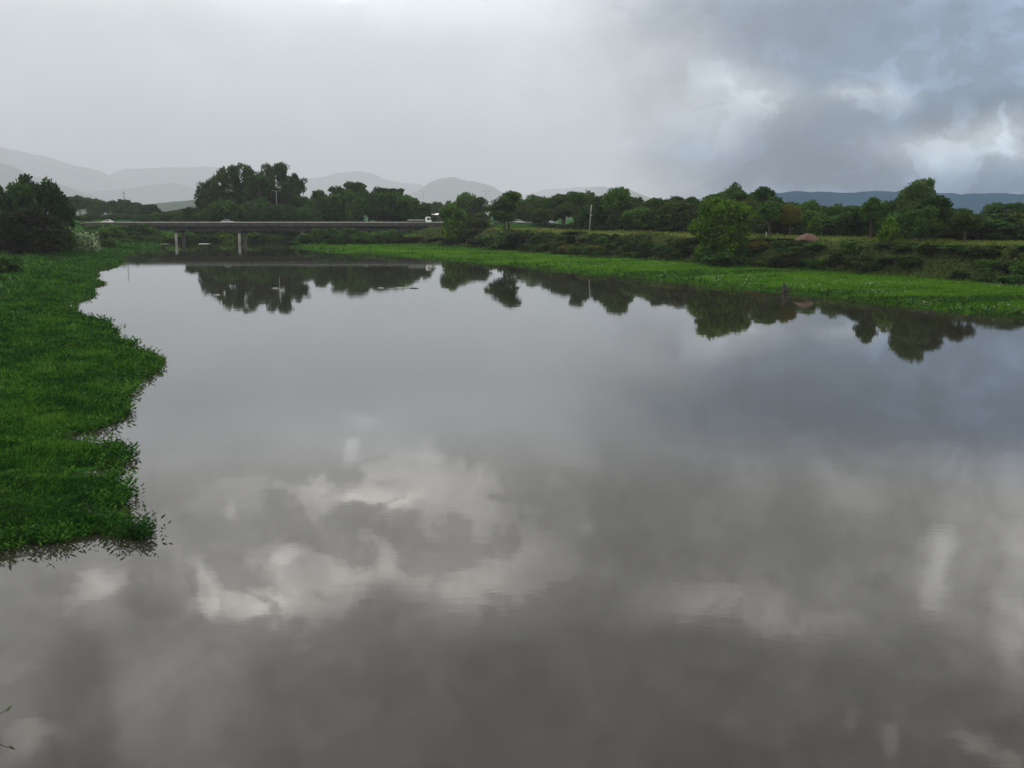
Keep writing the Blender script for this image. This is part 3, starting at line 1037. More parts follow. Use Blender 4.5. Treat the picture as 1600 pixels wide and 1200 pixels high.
for s in range(2):
    kind('pine#%d' % s, [((0, 0, 8.2), (2.6, 2.6, 1.3)), ((-1.4, .3, 6.6), (1.5, 1.5, .8)), ((1.5, -.2, 7.0), (1.4, 1.4, .8)), ((.3, 1.0, 5.6), (1.1, 1.1, .6))], .7, 44, .42, 110 + s, 5.4, .22, nl=12)
for s in range(5):
    rgx = random.Random(130 + s)
    bl = [((0, 0, 3.8), (4.4, 4.0, 3.6))] + [((rgx.uniform(-3.8, 3.8), rgx.uniform(-3, 3), rgx.uniform(2.5, 7.4)), (rgx.uniform(1.2, 2.4),) * 3) for _ in range(7)]
    kind('shrub#%d' % s, bl, 1.25, 34, 1.05, 130 + s, .6, .16, low=-.6, multi=3)
for s in range(2):
    kind('round#%d' % s, [((0, 0, 5.2), (4.0, 4.0, 4.0))] + rblobs(150 + s, 15, 4.2, 1.6, 8.8, 1.0, 1.9), .66, 60, .40, 150 + s, 1.4, .28, low=-.7, nl=14)


def tree(kindname, px, d, ytop, wpx, mat, label, group=None, name='tree', cat='tree', rz=None, v=None, zoff=0.0, bark=None, deep=1.0):
    variants = KINDS[kindname]
    p = at_y(px, ytop, d)
    z0 = gz(p[0], d) + zoff
    h = max(p[2] - z0, .6)
    wd = wpx * d / F
    k = (random.randrange(len(variants)) if v is None else v % len(variants))
    cm, tm = variants[k]
    nomw = {'dome': 9.0, 'tall': 6.6, 'umbrella': 12.0, 'mass': 10.6, 'cone': 6.2, 'spire': 4.4, 'pine': 6.0, 'shrub': 10.5, 'round': 9.6}[kindname]
    sc = wd / nomw
    e = empty(name, (p[0], d, z0), random.uniform(0, 6.28) if rz is None else rz, (sc, sc * deep, h / 10.2))
    tag(e, label, cat, group)
    key = (cm.name, mat.name)
    if key not in MESHMAT:
        m2 = cm if not cm.materials else cm.copy()
        if m2 is not cm:
            m2.materials.clear()
        m2.materials.append(mat)
        MESHMAT[key] = m2
    c = bpy.data.objects.new('crown', MESHMAT[key])
    COL.objects.link(c)
    c.parent = e
    tb = bpy.data.objects.new('stems' if kindname == 'shrub' else 'trunk', tm)
    if not tm.materials:
        tm.materials.append(bark or M_BARK)
    COL.objects.link(tb)
    tb.parent = e
    return e


MESHMAT = {}
random.seed(11)

# ---- left bank: dark trees
LT = [(28, 246, 281, 66, 'dome', 'dark dense tree at the left picture edge behind the brown bush'),
      (58, 250, 276, 74, 'dome', 'tallest dark dome tree of the left bank group'),
      (92, 256, 296, 44, 'mass', 'small dark tree on the right flank of the left bank group'),
      (4, 240, 290, 50, 'mass', 'dark tree cut by the left picture edge')]
for i, (px, d, yt, wp, kd, lb) in enumerate(LT):
    tree(kd, px, d, yt, wp, M_DARK, lb, 'dark trees on the left bank', v=i)
tree('mass', 58, 226, 327, 100, M_BROWN, 'big brownish dark bush on the left bank below the dark trees', name='bush', cat='bush', v=0)
tree('mass', 18, 215, 345, 60, M_BROWN, 'brownish dark bush at the left edge with pale grass before it', name='bush', cat='bush', v=1)
tree('mass', 96, 236, 350, 46, M_DARK, 'dark low bush beside the pale leaved cane on the left bank', name='bush', cat='bush', v=2)
# shrubs down the left bank toward the bridge
LS = [(150, 300, 357, 46, M_MID), (172, 320, 354, 50, M_MID), (196, 338, 361, 40, M_DARK), (160, 285, 372, 40, M_MID), (208, 345, 366, 36, M_MID), (186, 312, 372, 40, M_MID), (135, 268, 378, 30, M_DARK),
      (216, 352, 350, 30, M_DARK), (150, 340, 349, 44, M_DARK), (222, 350, 372, 30, M_MID), (180, 352, 348, 36, M_MID), (200, 354, 350, 34, M_DARK), (228, 355, 354, 32, M_MID), (246, 356, 362, 26, M_MID), (238, 350, 368, 28, M_MID), (205, 330, 366, 40, M_MID)]
for i, (px, d, yt, wp, mt) in enumerate(LS):
    tree('shrub', px, d, yt, wp, mt, 'green shrub on the bank slope beside the left bridge end', 'shrubs by the left bridge end', name='shrub', cat='shrub', v=i)
tree('shrub', 4, 160, 398, 50, M_MID, 'small bush with pale flowers at the left edge of the bank', name='bush', cat='bush', v=3)

# ---- far hazy trees on the left, behind the bridge
prof = [(104, 305), (115, 302), (125, 305), (145, 305), (160, 309), (180, 310), (205, 312), (225, 314), (240, 319), (255, 331), (270, 326), (290, 321), (310, 318)]
for i in range(26):
    px = 100 + i * 8.2 + random.uniform(-3, 3)
    yt = np.interp(px, [p[0] for p in prof], [p[1] for p in prof]) + random.uniform(0, 6)
    tree(random.choice(['dome', 'mass', 'dome', 'umbrella']), px, random.uniform(560, 680), yt, random.uniform(26, 40), random.choice([M_DARK, M_DARK, M_MID]),
         'hazy dark tree in the wood behind the left half of the bridge', 'hazy wood behind the bridge')
for i in range(14):
    px = 120 + i * 14 + random.uniform(-4, 4)
    tree('mass', px, random.uniform(450, 520), random.uniform(330, 339), random.uniform(26, 40), random.choice([M_DARK, M_MID]),
         'hazy dark tree in the wood behind the left half of the bridge', 'hazy wood behind the bridge')

# ---- tall clump behind the bridge
TT = [(322, 434, 276, 34), (345, 428, 263, 36), (366, 436, 258, 32), (392, 430, 253, 38), (416, 438, 258, 34), (440, 430, 254, 38), (462, 436, 268, 32), (333, 424, 288, 36), (404, 420, 272, 40), (452, 420, 282, 38)]
TL = ['slim tall tree on the left shoulder of the tall clump', 'second tall airy tree from the left of the tall clump', 'tall airy tree left of the highest crown in the clump',
      'highest airy tree in the middle of the tall clump', 'tall airy tree right of the highest crown in the clump', 'tall airy tree with see-through top at the right of the clump',
      'last tall tree on the right shoulder of the clump', 'lower tree in front of the left of the tall clump', 'lower full tree before the middle of the tall clump', 'lower tree in front of the right of the tall clump']
for i, ((px, d, yt, wp), lb) in enumerate(zip(TT, TL)):
    tree('tall', px, d, yt, wp * 1.15, M_OLIVE if i % 3 == 1 else M_DARK, lb, 'tall clump of trees behind the bridge', v=i)
for i in range(15):
    px = 304 + i * 13 + random.uniform(-4, 4)
    tree(random.choice(['mass', 'dome']), px, random.uniform(388, 412), random.uniform(306, 326) + (6 if px < 330 else 0), random.uniform(40, 56), random.choice([M_DARK, M_DARK, M_MID]),
         'dense understorey tree below the tall clump', 'understorey behind the bridge')
for i, (px, yt) in enumerate([(345, 290), (372, 282), (398, 279), (425, 282), (450, 286)]):
    tree('mass', px, 446, yt, 42, M_DARK if i % 2 else M_OLIVE, 'dense dark tree filling the back of the tall clump', 'trees at the back of the tall clump', v=i)
# ---- flat topped trees
tree('umbrella', 550, 418, 277, 96, M_DARK, 'flat topped spreading tree with ragged left arm behind the bridge', 'flat topped trees behind the bridge', v=0)
tree('umbrella', 608, 424, 282, 88, M_DARK, 'flat topped spreading tree right of its ragged neighbour', 'flat topped trees behind the bridge', v=1)
tree('umbrella', 638, 416, 297, 66, M_DARK, 'low flat topped tree above the flatbed truck', 'flat topped trees behind the bridge', v=2)
tree('dome', 500, 430, 295, 44, M_MID, 'mid green tree between tall clump and flat topped trees', v=2)
for i in range(14):
    px = 486 + i * 13 + random.uniform(-4, 4)
    yt = np.interp(px, [480, 500, 560, 620, 660], [303, 299, 292, 292, 316]) + random.uniform(2, 10)
    tree(random.choice(['mass', 'dome']), px, random.uniform(392, 412), yt, random.uniform(38, 52), random.choice([M_DARK, M_DARK, M_MID]),
         'dense dark tree below the flat topped trees behind the bridge', 'dark trees behind the bridge')
for i in range(9):
    tree('dome', 662 + i * 9, random.uniform(620, 720), random.uniform(312, 320), random.uniform(22, 32), M_DARK, 'bluish distant tree behind the pale roofed shed', 'distant trees behind the shed')

# ---- trees around the right bridge end
tree('mass', 712, 318, 319, 54, M_BRIGHT, 'creeper covered bright green bush at the right bridge end', name='bush', cat='bush', v=0)
tree('mass', 742, 322, 332, 64, M_OLIVE, 'broad dull olive bush right of the bright creeper bush', name='bush', cat='bush', v=1)
tree('dome', 733, 440, 302, 52, M_MID, 'tree with ragged top behind the olive bush', v=1)
tree('spire', 752, 436, 306, 34, M_DARK, 'narrow tree just right of the ragged topped tree', v=0)
tree('tall', 788, 296, 300, 54, M_MID, 'tree with visible dark trunk standing on the bank near the rail', v=3)
tree('spire', 795, 298, 296, 40, M_MID, 'spiky upper tree growing out of the crown near the rail', v=1)
for i, (px, d, yt, wp) in enumerate([(800, 276, 357, 56), (822, 272, 362, 50), (775, 284, 366, 50), (748, 300, 372, 46), (842, 266, 368, 44), (705, 322, 370, 44), (680, 330, 372, 40), (650, 336, 370, 44), (625, 342, 368, 40)]):
    tree('shrub', px, d, yt, wp, M_BROWN if i % 2 else M_DARK, 'dark shrub on the river slope near the right bridge end', 'dark shrubs by the right bridge end', name='shrub', cat='shrub', v=i)
# green bank in front of the girders
for i in range(16):
    px = 478 + i * 9.5
    d = 343 - i * .4 + random.uniform(-3, 3)
    tree('shrub', px, d, 357 + random.uniform(-2, 8) + max(0, (490 - px) * .5), random.uniform(26, 38), random.choice([M_MID, M_MID, M_DARK]), 'green shrub on the bank in front of the bridge girders', 'green shrubs before the bridge', name='shrub', cat='shrub', v=i)
for i in range(15):
    px = 262 + i * 13.5 + random.uniform(-3, 3)
    tree('shrub', px, random.uniform(388, 392), random.uniform(361, 368), random.uniform(28, 40), random.choice([M_MID, M_MID, M_BRIGHT]), 'shrub on the far bank seen under the bridge', 'shrubs under the bridge', name='shrub', cat='shrub', v=i)
# far bank seen under the bridge
for i in range(18):
    px = 225 + i * 15 + random.uniform(-4, 4)
    tree('shrub', px, random.uniform(394, 420), random.uniform(355, 366), random.uniform(30, 44), random.choice([M_DARK, M_MID, M_MID]), 'shrub on the far bank seen under the bridge', 'shrubs under the bridge', name='shrub', cat='shrub', v=i)

# ---- treeline behind the right field
DTL = [(780, 420), (850, 345), (920, 282), (1000, 264), (1100, 243), (1200, 218), (1300, 199), (1400, 181), (1500, 169), (1600, 160), (1760, 148)]
TOP = [(690, 318), (760, 318), (775, 312), (805, 306), (830, 305), (870, 302), (895, 297), (930, 299), (965, 295), (985, 301), (1000, 309), (1030, 307), (1050, 304), (1080, 304), (1110, 300),
       (1140, 292), (1175, 296), (1205, 299), (1220, 306), (1235, 310), (1250, 315), (1280, 314), (1320, 316), (1350, 313), (1365, 310), (1400, 311), (1470, 316), (1490, 322), (1500, 329), (1530, 333),
       (1560, 330), (1600, 330), (1760, 325)]
dl = lambda p: float(np.interp(p, [a for a, _ in DTL], [b_ for _, b_ in DTL])) + (6 if p > 1000 else 0)
tl = lambda p: float(np.interp(p, [a for a, _ in TOP], [b_ for _, b_ in TOP]))
px = 805.0
row = 0
while px < 1700:
    d = dl(px)
    for back, drop in ((random.uniform(8, 14), random.uniform(6, 22)), (random.uniform(20, 32), random.uniform(-1, 6)), (random.uniform(48, 70), random.uniform(0, 7))):
        wp = random.uniform(7.5, 11.5) * F / (d + back)
        qx = px + random.uniform(-12, 12)
        kd = random.choice(['dome', 'mass', 'dome', 'tall' if back > 15 else 'mass', 'umbrella' if qx < 1120 and back > 15 else 'dome'])
        reg = ('between the rail and the pale pole' if qx < 920 else 'between the pale pole and the round bank tree' if qx < 1100 else 'behind the round bank tree' if qx < 1250
               else 'between the soil mound and the tallest right tree' if qx < 1400 else 'beside the tallest right tree' if qx < 1510 else 'near the right picture edge')
        tree(kd, qx, d + back, tl(qx) + drop, wp, random.choice([M_DARK, M_DARK, M_MID, M_MID, M_OLIVE]), 'dark green treeline tree behind the field, ' + reg, 'treeline behind the field')
    # low shrubs close the foot of the wood
    tree('shrub', px + random.uniform(-8, 8), d + random.uniform(6, 11), np.interp(px, [800, 1600], [345, 362]) + random.uniform(-5, 5), random.uniform(4, 6.5) * F / d, random.choice([M_DARK, M_BROWN, M_OLIVE]),
         'low shrub at the foot of the treeline behind the field', 'shrubs under the treeline', name='shrub', cat='shrub')
    px += 7.0 * F / d * .62
tree('umbrella', 905, 296, 295, 60, M_MID, 'flat topped tree above and left of the pale pole', v=0)
tree('dome', 966, 284, 290, 50, M_MID, 'rounded light topped tree right of the pale pole', v=0)
tree('umbrella', 1040, 275, 303, 74, M_MID, 'wide flat crowned tree midway between pole and round bank tree', v=1)
tree('dome', 1152, 262, 287, 36, M_DARK, 'dark rounded tree top straight above the round bank tree', v=1)
tree('spire', 1190, 258, 289, 40, M_DARK, 'dark spiky conifer group right above the round bank tree', v=0)
tree('spire', 1204, 262, 294, 30, M_DARK, 'slimmer dark spiky conifer at the right of the conifer group', v=1)
tree('round', 1131, 196, 301, 94, M_BRIGHT, 'big round bright green tree standing alone on the river slope', v=0)
tree('shrub', 1126, 190, 392, 60, M_DARK, 'dark low shrub hiding the trunk of the round bank tree', name='shrub', cat='shrub', v=3)
tree('shrub', 1150, 197, 372, 70, M_DARK, 'dark shrub at the right foot of the round bank tree', name='shrub', cat='shrub', v=2)
tree('dome', 1205, 214, 313, 54, M_MID, 'green tree right of the round bank tree', v=2)
tree('dome', 1236, 212, 317, 30, M_RUST, 'rust tinged tree behind the field left of the soil mound', v=3)
tree('cone', 1273, 206, 336, 26, M_BRIGHT, 'small light green tree behind the red soil mound', v=0)
tree('cone', 1392, 172, 336, 34, M_BRIGHT, 'small pointed light green tree at the field edge', v=1)
tree('dome', 1364, 186, 306, 40, M_DARK, 'dark tree with pointed crown left of the tallest right tree', v=2)
tree('round', 1436, 184, 277, 70, M_PALE, 'tallest pale feathery tree on the right', v=1, bark=M_PALEBARK)
tree('dome', 1466, 176, 303, 60, M_DARK, 'dark full tree before and right of the tallest pale tree', v=0)
tree('mass', 1440, 172, 322, 70, M_DARK, 'dark bushy tree at the foot of the tallest pale tree', v=2)
tree('dome', 1510, 168, 330, 60, M_OLIVE, 'low olive tree right of the dark full tree', v=1)
tree('pine', 1556, 205, 315, 40, M_DARK, 'dark flat topped pine standing clear near the right edge', v=0)
tree('pine', 1590, 200, 314, 44, M_DARK, 'dark flat topped pine at the right picture edge', v=1)

# ---- shrubs on the eroded slope of the right bank
FT = np.array(foot[3:])
seglen = np.hypot(*(FT[1:] - FT[:-1]).T)
cum = np.concatenate([[0], np.cumsum(seglen)])
for i in range(190):
    s = random.uniform(0, cum[-1] + 6)
    k = min(np.searchsorted(cum, s) - 1, len(seglen) - 1)
    k = max(k, 0)
    f = (s - cum[k]) / seglen[k]
    p = FT[k] + (FT[k + 1] - FT[k]) * f
    nr = FT[k + 1] - FT[k]
    nr = np.array([-nr[1], nr[0]]) / np.hypot(*nr)
    if nr[1] < 0:
        nr = -nr
    tt = random.uniform(-.5, 8.6)
    p = p + nr * tt
    z = gz(*p)
    h = min(random.uniform(.9, 2.4), max(.4, 5.5 - z))
    w = random.uniform(2.2, 5.0)
    variants = KINDS['shrub']
    cm, tm = variants[i % 5]
    mt = random.choice([M_DARK, M_OLIVE, M_BROWN, M_MID, M_OLIVE, M_RUST if random.random() < .25 else M_DARK])
    key = (cm.name, mt.name)
    if key not in MESHMAT:
        m2 = cm.copy()
        m2.materials.clear()
        m2.materials.append(mt)
        MESHMAT[key] = m2
    e = empty('shrub', (p[0], p[1], z - .1), random.uniform(0, 6.28), (w / 10.5, w / 10.5, h / 9))
    tag(e, 'scrubby shrub on the steep slope between field and bright grass', 'shrub', 'shrubs on the right river slope')
    c = bpy.data.objects.new('crown', MESHMAT[key])
    COL.objects.link(c)
    c.parent = e
    tb = bpy.data.objects.new('stems', tm)
    COL.objects.link(tb)
    tb.parent = e

# ---- pale arching cane on the left bank
rg = np.random.default_rng(5)
cx, cy = at_y(122, 380, 252)[0], 252.0
cz = gz(cx, cy)
for ci, (dx_, lb) in enumerate([(-1.6, 'pale leaved arching cane clump beside the brown bush'), (2.6, 'pale leaved arching cane clump nearest the bridge')]):
    ce = empty('cane_clump', (cx + dx_, cy + ci, cz))
    tag(ce, lb, 'cane')
    Vv, Ff = [], []
    stems = MB()
    for k in range(34):
        bx, by = rg.normal() * .9, rg.normal() * .8
        ht = rg.uniform(2.0, 7.0) * (1.0 if ci == 0 else .75)
        a = rg.uniform(0, 6.28)
        lx, ly = math.cos(a) * ht * .25, math.sin(a) * ht * .25
        stems.tube([(bx, by, -.2), (bx + lx * .4, by + ly * .4, ht * .6), (bx + lx, by + ly, ht)], [.05, .04, .015], 5)
        for j in range(9):
            f = .35 + .65 * j / 8
            p0 = np.array([bx + lx * f * f, by + ly * f * f, ht * f])
            aa = rg.uniform(0, 6.28)
            ln = rg.uniform(.9, 1.7)
            o = np.array([math.cos(aa), math.sin(aa), 0])
            sd_ = np.array([-o[1], o[0], 0]) * .11
            pts = [p0, p0 + o * ln * .45 + np.array([0, 0, .35 * ln]), p0 + o * ln + np.array([0, 0, .05 * ln])]
            n0 = len(Vv)
            for q_, wdt in zip(pts, (1.0, 1.5, .1)):
                Vv += [q_ - sd_ * wdt, q_ + sd_ * wdt]
            Ff += [(n0, n0 + 1, n0 + 3, n0 + 2), (n0 + 2, n0 + 3, n0 + 5, n0 + 4)]
    stems.build('stems', M_PALE, ce)
    obj('leaves', mesh_np('leaves', Vv, Ff), ce, M_CANE)

# ------------------------------------------------------------------ grass and weeds (uncountable: stuff)
rg = np.random.default_rng(21)


def scatter(n, x0, x1, y0, y1, power):
    """random points, thinning with distance from the river's near end"""
    u = rg.random(n)
    a = 1 - power
    yy = (y0 ** a + u * (y1 ** a - y0 ** a)) ** (1 / a)
    return rg.uniform(0, 1, n), yy


# left waterside grass
n = 1150000
u, yy = scatter(n, 0, 0, 27, 345, 2.0)
xl = -0.56 * yy - 3
xr = -0.30 * yy + 2.0
xx = xl + u * (xr - xl)
keep = rg.random(n) < 1.0
d, idx, ins = seg_dist(RIVER, xx, yy)
s = np.where(ins, -d, d)
edge_n = fbm(xx * 1.6, yy * 1.2, 4) - .5
e_s = s + edge_n * (0.35 + np.maximum(yy - 30, 0) * 0.008)
p_keep = np.clip((e_s + .02) / .34, 0, 1) ** 2
p_keep = np.where(s < -.5 - yy * .004, 0, p_keep)
k = (rg.random(n) < p_keep) & (SIDE[idx] == 0)
xx, yy, s = xx[k], yy[k], s[k]
zb = np.maximum(land(xx, yy)[0], 0.0)
lump = fbm(xx * .55, yy * .4, 3)
lump2 = fbm(xx * .12 + 40, yy * .1, 3)
sz = 0.175 * (yy / 32.0) ** 0.62
hmat = (0.06 + 0.75 * lump ** 1.8 + .35 * lump2 * (s > 3)) * np.clip((s + .05) / 2.6, .06, 1)
P = np.stack([xx, yy, zb + hmat * rg.random(len(xx)) ** .6], 1)
D = rg.normal(size=P.shape) * np.array([.9, .9, .5]) + np.array([0, 0, .75])
L = sz * rg.uniform(.6, 1.5, len(xx)) * np.clip(.6 + s * .35, .6, 1)
ks = np.where((s < .3) & (yy < 130))[0]
ks = rg.choice(ks, min(1300, len(ks)), replace=False)
ang = rg.uniform(0, 6.28, len(ks))
lean = np.stack([np.cos(ang), np.sin(ang), np.zeros(len(ks))], 1) * rg.uniform(.2, .7, (len(ks), 1))
hgt_ = rg.uniform(.15, .6, len(ks))
b0 = np.stack([xx[ks] + rg.normal(size=len(ks)) * .22 + .06, yy[ks] + rg.normal(size=len(ks)) * .3 - .12, np.zeros(len(ks))], 1)
SP, SD, SL = [], [], []
for j in range(6):
    f = (j + .6) / 6
    SP.append(b0 + lean * hgt_[:, None] * f * f + np.array([0, 0, 1]) * (hgt_ * f)[:, None])
    a2 = ang + rg.normal(size=len(ks)) * .5 + (1.4 if j % 2 else -1.4)
    SD.append(np.stack([np.cos(a2), np.sin(a2), np.full(len(ks), .55)], 1))
    SL.append(sz[ks] * rg.uniform(.8, 1.5, len(ks)))
P = np.concatenate([P] + SP)
D = np.concatenate([D] + SD)
L = np.concatenate([L] + SL)
me = leaf_mesh('waterside_grass', P, D, L, L * rg.uniform(.22, .36, len(L)), rg)
tag(obj('waterside_grass', me, None, M_MAT), 'lush dark green grass floating along the left river bank', 'grass', kind='stuff')
# broader darker weeds in patches and yellowed dead leaves between the grass
k = (s > .3) & (fbm(xx * .16 + 71, yy * .11 + 13, 4) > .56) & (rg.random(len(s)) < .30)
P2 = np.stack([xx[k], yy[k], zb[k] + hmat[k] * .9 + .04], 1)
D2 = rg.normal(size=P2.shape) * np.array([1, 1, .35]) + np.array([0, 0, .35])
L2_ = sz[k] * rg.uniform(.6, 1.3, k.sum())
tag(obj('broad_leaved_weeds', leaf_mesh('broad_leaved_weeds', P2, D2, L2_, L2_ * .6, rg), None, M_MID), 'patches of darker broad leaved weeds in the left bank grass', 'weeds', kind='stuff')
k = (s > .1) & (rg.random(len(s)) <   .003 + .008 * (fbm(xx * .3 + 5, yy * .3 + 50, 3) > .62))
P2 = np.stack([xx[k], yy[k], zb[k] + hmat[k] * .8], 1)
D2 = rg.normal(size=P2.shape) * np.array([.6, .6, .4]) + np.array([0, 0, .9])
L2_ = sz[k] * rg.uniform(1.0, 2.2, k.sum())
tag(obj('yellowed_blades', leaf_mesh('yellowed_blades', P2, D2, L2_, L2_ * .12, rg), None, M_STRIP), 'scattered yellow green blades standing in the left bank grass', 'grass', kind='stuff')
k = (yy > 110) & (s > 8) & (xx < -.43 * yy) & (yy < 260) & (rg.random(len(s)) < .0035 * np.clip(yy / 90, .5, 2))
P2 = np.stack([xx[k], yy[k], zb[k]], 1)
D2 = rg.normal(size=P2.shape) * np.array([.16, .16, .1]) + np.array([0, 0, 1.0])
L2_ = rg.uniform(.7, 1.9, k.sum())
tag(obj('seed_stalks', leaf_mesh('seed_stalks', P2, D2, L2_, .05, rg), None, M_CANE), 'pale thin seed stalks standing above the grass far up the left bank', 'grass', kind='stuff')
# drowned brown stems along the same edge
k = (s < .55) & (rg.random(len(s)) < .035)
P = np.stack([xx[k], yy[k], np.full(k.sum(), .01)], 1)
D = rg.normal(size=P.shape) * np.array([1, 1, .3]) + np.array([.4, -.2, .8])
L = sz[k] * rg.uniform(1.2, 3.0, k.sum())
me = leaf_mesh('drowned_stems', P, D, L, L * .05 + .014, rg)
tag(obj('drowned_stems', me, None, M_STEM), 'thin brown stems trailing in the water along the grass edge', 'weeds', kind='stuff')

# right low bank grass
n = 560000
u, yy = scatter(n, 0, 0, 85, 372, 1.7)
xx = -0.25 * yy + u * (1.1 * yy)
d, idx, ins = seg_dist(RIVER, xx, yy)
s = np.where(ins, -d, d)
td, _, tin = seg_dist(FOOT, xx, yy)
tt = np.where(tin, td, -td)
en = fbm(xx * .25, yy * .25, 4) - .5
k = (SIDE[idx] == 1) & (s + en * 3 > .1) & (tt < 1.5 + en * 3) & (xx < 165)
xx, yy, s, tt = xx[k], yy[k], s[k], tt[k]
zb = np.maximum(land(xx, yy)[0], 0)
lump = fbm(xx * .3, yy * .3, 3)
P = np.stack([xx, yy, zb + .18 * lump * rg.random(len(xx))], 1)
D = rg.normal(size=P.shape) * np.array([.7, .7, .4]) + np.array([0, 0, .8])
L = .21 * (yy / 110) ** .5 * rg.uniform(.5, 1.4, len(xx)) * (.6 + .8 * lump)
dark = (fbm(xx * .035 + 3, yy * .11 + 8, 4) + .22 * np.exp(-np.maximum(s, 0) / 5.0) + .16 * np.exp(-np.abs(tt) / 4.0)) > .60
kd = dark & (rg.random(len(s)) < .85)
me = leaf_mesh('coarse_bank_grass', P[kd], D[kd], L[kd] * 1.35, L[kd] * .5, rg)
tag(obj('coarse_bank_grass', me, None, M_COARSE), 'duller coarse green grass in bands along the low right bank', 'grass', kind='stuff')
me = leaf_mesh('bank_grass', P[~kd], D[~kd], L[~kd], L[~kd] * .42, rg)
tag(obj('bank_grass', me, None, M_STRIP), 'bright yellow green short grass on the low right bank', 'grass', kind='stuff')
# darker waterside weeds along the right shore
k = (s < 7) & (fbm(xx * .12 + 9, yy * .12, 3) > .42) & (rg.random(len(s)) < .25 * np.exp(-np.maximum(s, 0) / 3.0))
P = np.stack([xx[k], yy[k], zb[k]], 1)
D = rg.normal(size=P.shape) * np.array([.8, .8, .4]) + np.array([0, 0, .8])
L = .55 * (yy[k] / 110) ** .4 * rg.uniform(.5, 1.4, k.sum())
me = leaf_mesh('shore_weeds', P, D, L, L * .4, rg)
tag(obj('shore_weeds', me, None, M_MID), 'darker green weeds along the right waterline', 'weeds', kind='stuff')
# pale flowering weeds in patches
k = (fbm(xx * .09 + 31, yy * .2 + 7, 3) > .56) & (rg.random(len(s)) < .022 * np.clip(yy / 160, .35, 1)) & (s > .5)
base = np.stack([xx[k], yy[k], zb[k] + .3], 1)
P = np.repeat(base, 5, 0) + rg.normal(size=(len(base) * 5, 3)) * np.array([.35, .25, .10])
D = rg.normal(size=P.shape)
L = .15 * rg.uniform(.6, 1.5, len(P))
me = leaf_mesh('flowering_weeds', P, D, L, L * .7, rg)
tag(obj('flowering_weeds', me, None, M_WHITE), 'scattered whitish flowering weeds in the bright bank grass', 'weeds', kind='stuff')
# undergrowth over the slope and dry grass on the field
n = 260000
u, yy = scatter(n, 0, 0, 110, 372, 1.6)
xx = -0.2 * yy + u * (0.85 * yy)
td, _, tin = seg_dist(FOOT, xx, yy)
tt = np.where(tin, td, -td)
kk = (tt > -1) & (tt < 9.0) & (xx < 150) & (road_dist(xx, yy, ROAD_R) > 16)
xs_, ys_ = xx[kk], yy[kk]
zb = land(xs_, ys_)[0]
lump = fbm(xs_ * .35, ys_ * .35, 3)
P = np.stack([xs_, ys_, zb + .5 * lump * rg.random(len(xs_)) * np.clip((9.5 - tt[kk]) / 3, .1, 1)], 1)
D = rg.normal(size=P.shape) * np.array([.8, .8, .5]) + np.array([0, -.2, .6])
L = .42 * (ys_ / 140) ** .5 * rg.uniform(.5, 1.5, len(xs_))
me = leaf_mesh('undergrowth', P, D, L, L * .45, rg)
tag(obj('undergrowth', me, None, M_OLIVE), 'tangled olive undergrowth covering the steep right slope', 'undergrowth', kind='stuff')
kk = (tt > 8.5) & (tt < 30) & (xx < 150) & (rg.random(len(tt)) < .6) & (road_dist(xx, yy, ROAD_R) > 6)
xs_, ys_ = xx[kk], yy[kk]
zb = land(xs_, ys_)[0]
P = np.stack([xs_, ys_, zb], 1)
D = rg.normal(size=P.shape) * np.array([.5, .5, .3]) + np.array([0, 0, .8])
L = .30 * (ys_ / 140) ** .5 * rg.uniform(.5, 1.5, len(xs_))
me = leaf_mesh('dry_grass', P, D, L, L * .35, rg)
tag(obj('dry_grass', me, None, M_DRY), 'yellowish dry grass on the field edge above the slope', 'grass', kind='stuff')

# ------------------------------------------------------------------ small things
# soil mound
p = at_z(1262, 374, 5.5)
p = np.array([at_y(1262, 374, 188)[0], 188.0])
n, V, Fc = 28, [], []
rings = 9
rg2 = np.random.default_rng(4)
for r_ in range(rings):
    rr = 1 - r_ / (rings - 1)
    for k in range(n):
        a = 2 * math.pi * k / n
        wob = 1 + .16 * math.sin(2 * a + 1) + .08 * math.sin(5 * a) + rg2.normal() * .03
        V.append((2.2 * rr * wob * math.cos(a), 1.8 * rr * wob * math.sin(a), 1.45 * (1 - rr ** 1.7) * (1 + rg2.normal() * .03) - .15))
for r_ in range(rings - 1):
    for k in range(n):
        Fc.append((r_ * n + k, r_ * n + (k + 1) % n, (r_ + 1) * n + (k + 1) % n, (r_ + 1) * n + k))
mo = obj('soil_mound', mesh_np('soil_mound', V, Fc, True), None, M_SOIL)
mo.location = (p[0], p[1], gz(*p))
tag(mo, 'mound of bare reddish soil on the field edge', 'mound')
# marker post
p = np.array([at_y(1197, 370, 206)[0], 206.0])
e = empty('marker_post', (p[0], p[1], gz(*p)))
tag(e, 'short pale marker post in the field right of the round tree', 'post')
MB().box(-.07, .07, -.07, .07, -.3, .95).build('post', M_POLE, e)
MB().add([(-.08, -.08, .95), (.08, -.08, .95), (.08, .08, .95), (-.08, .08, .95), (0, 0, 1.08)], [(3, 2, 1, 0), (0, 1, 4), (1, 2, 4), (2, 3, 4), (3, 0, 4)]).build('cap', M_WPAINT, e)
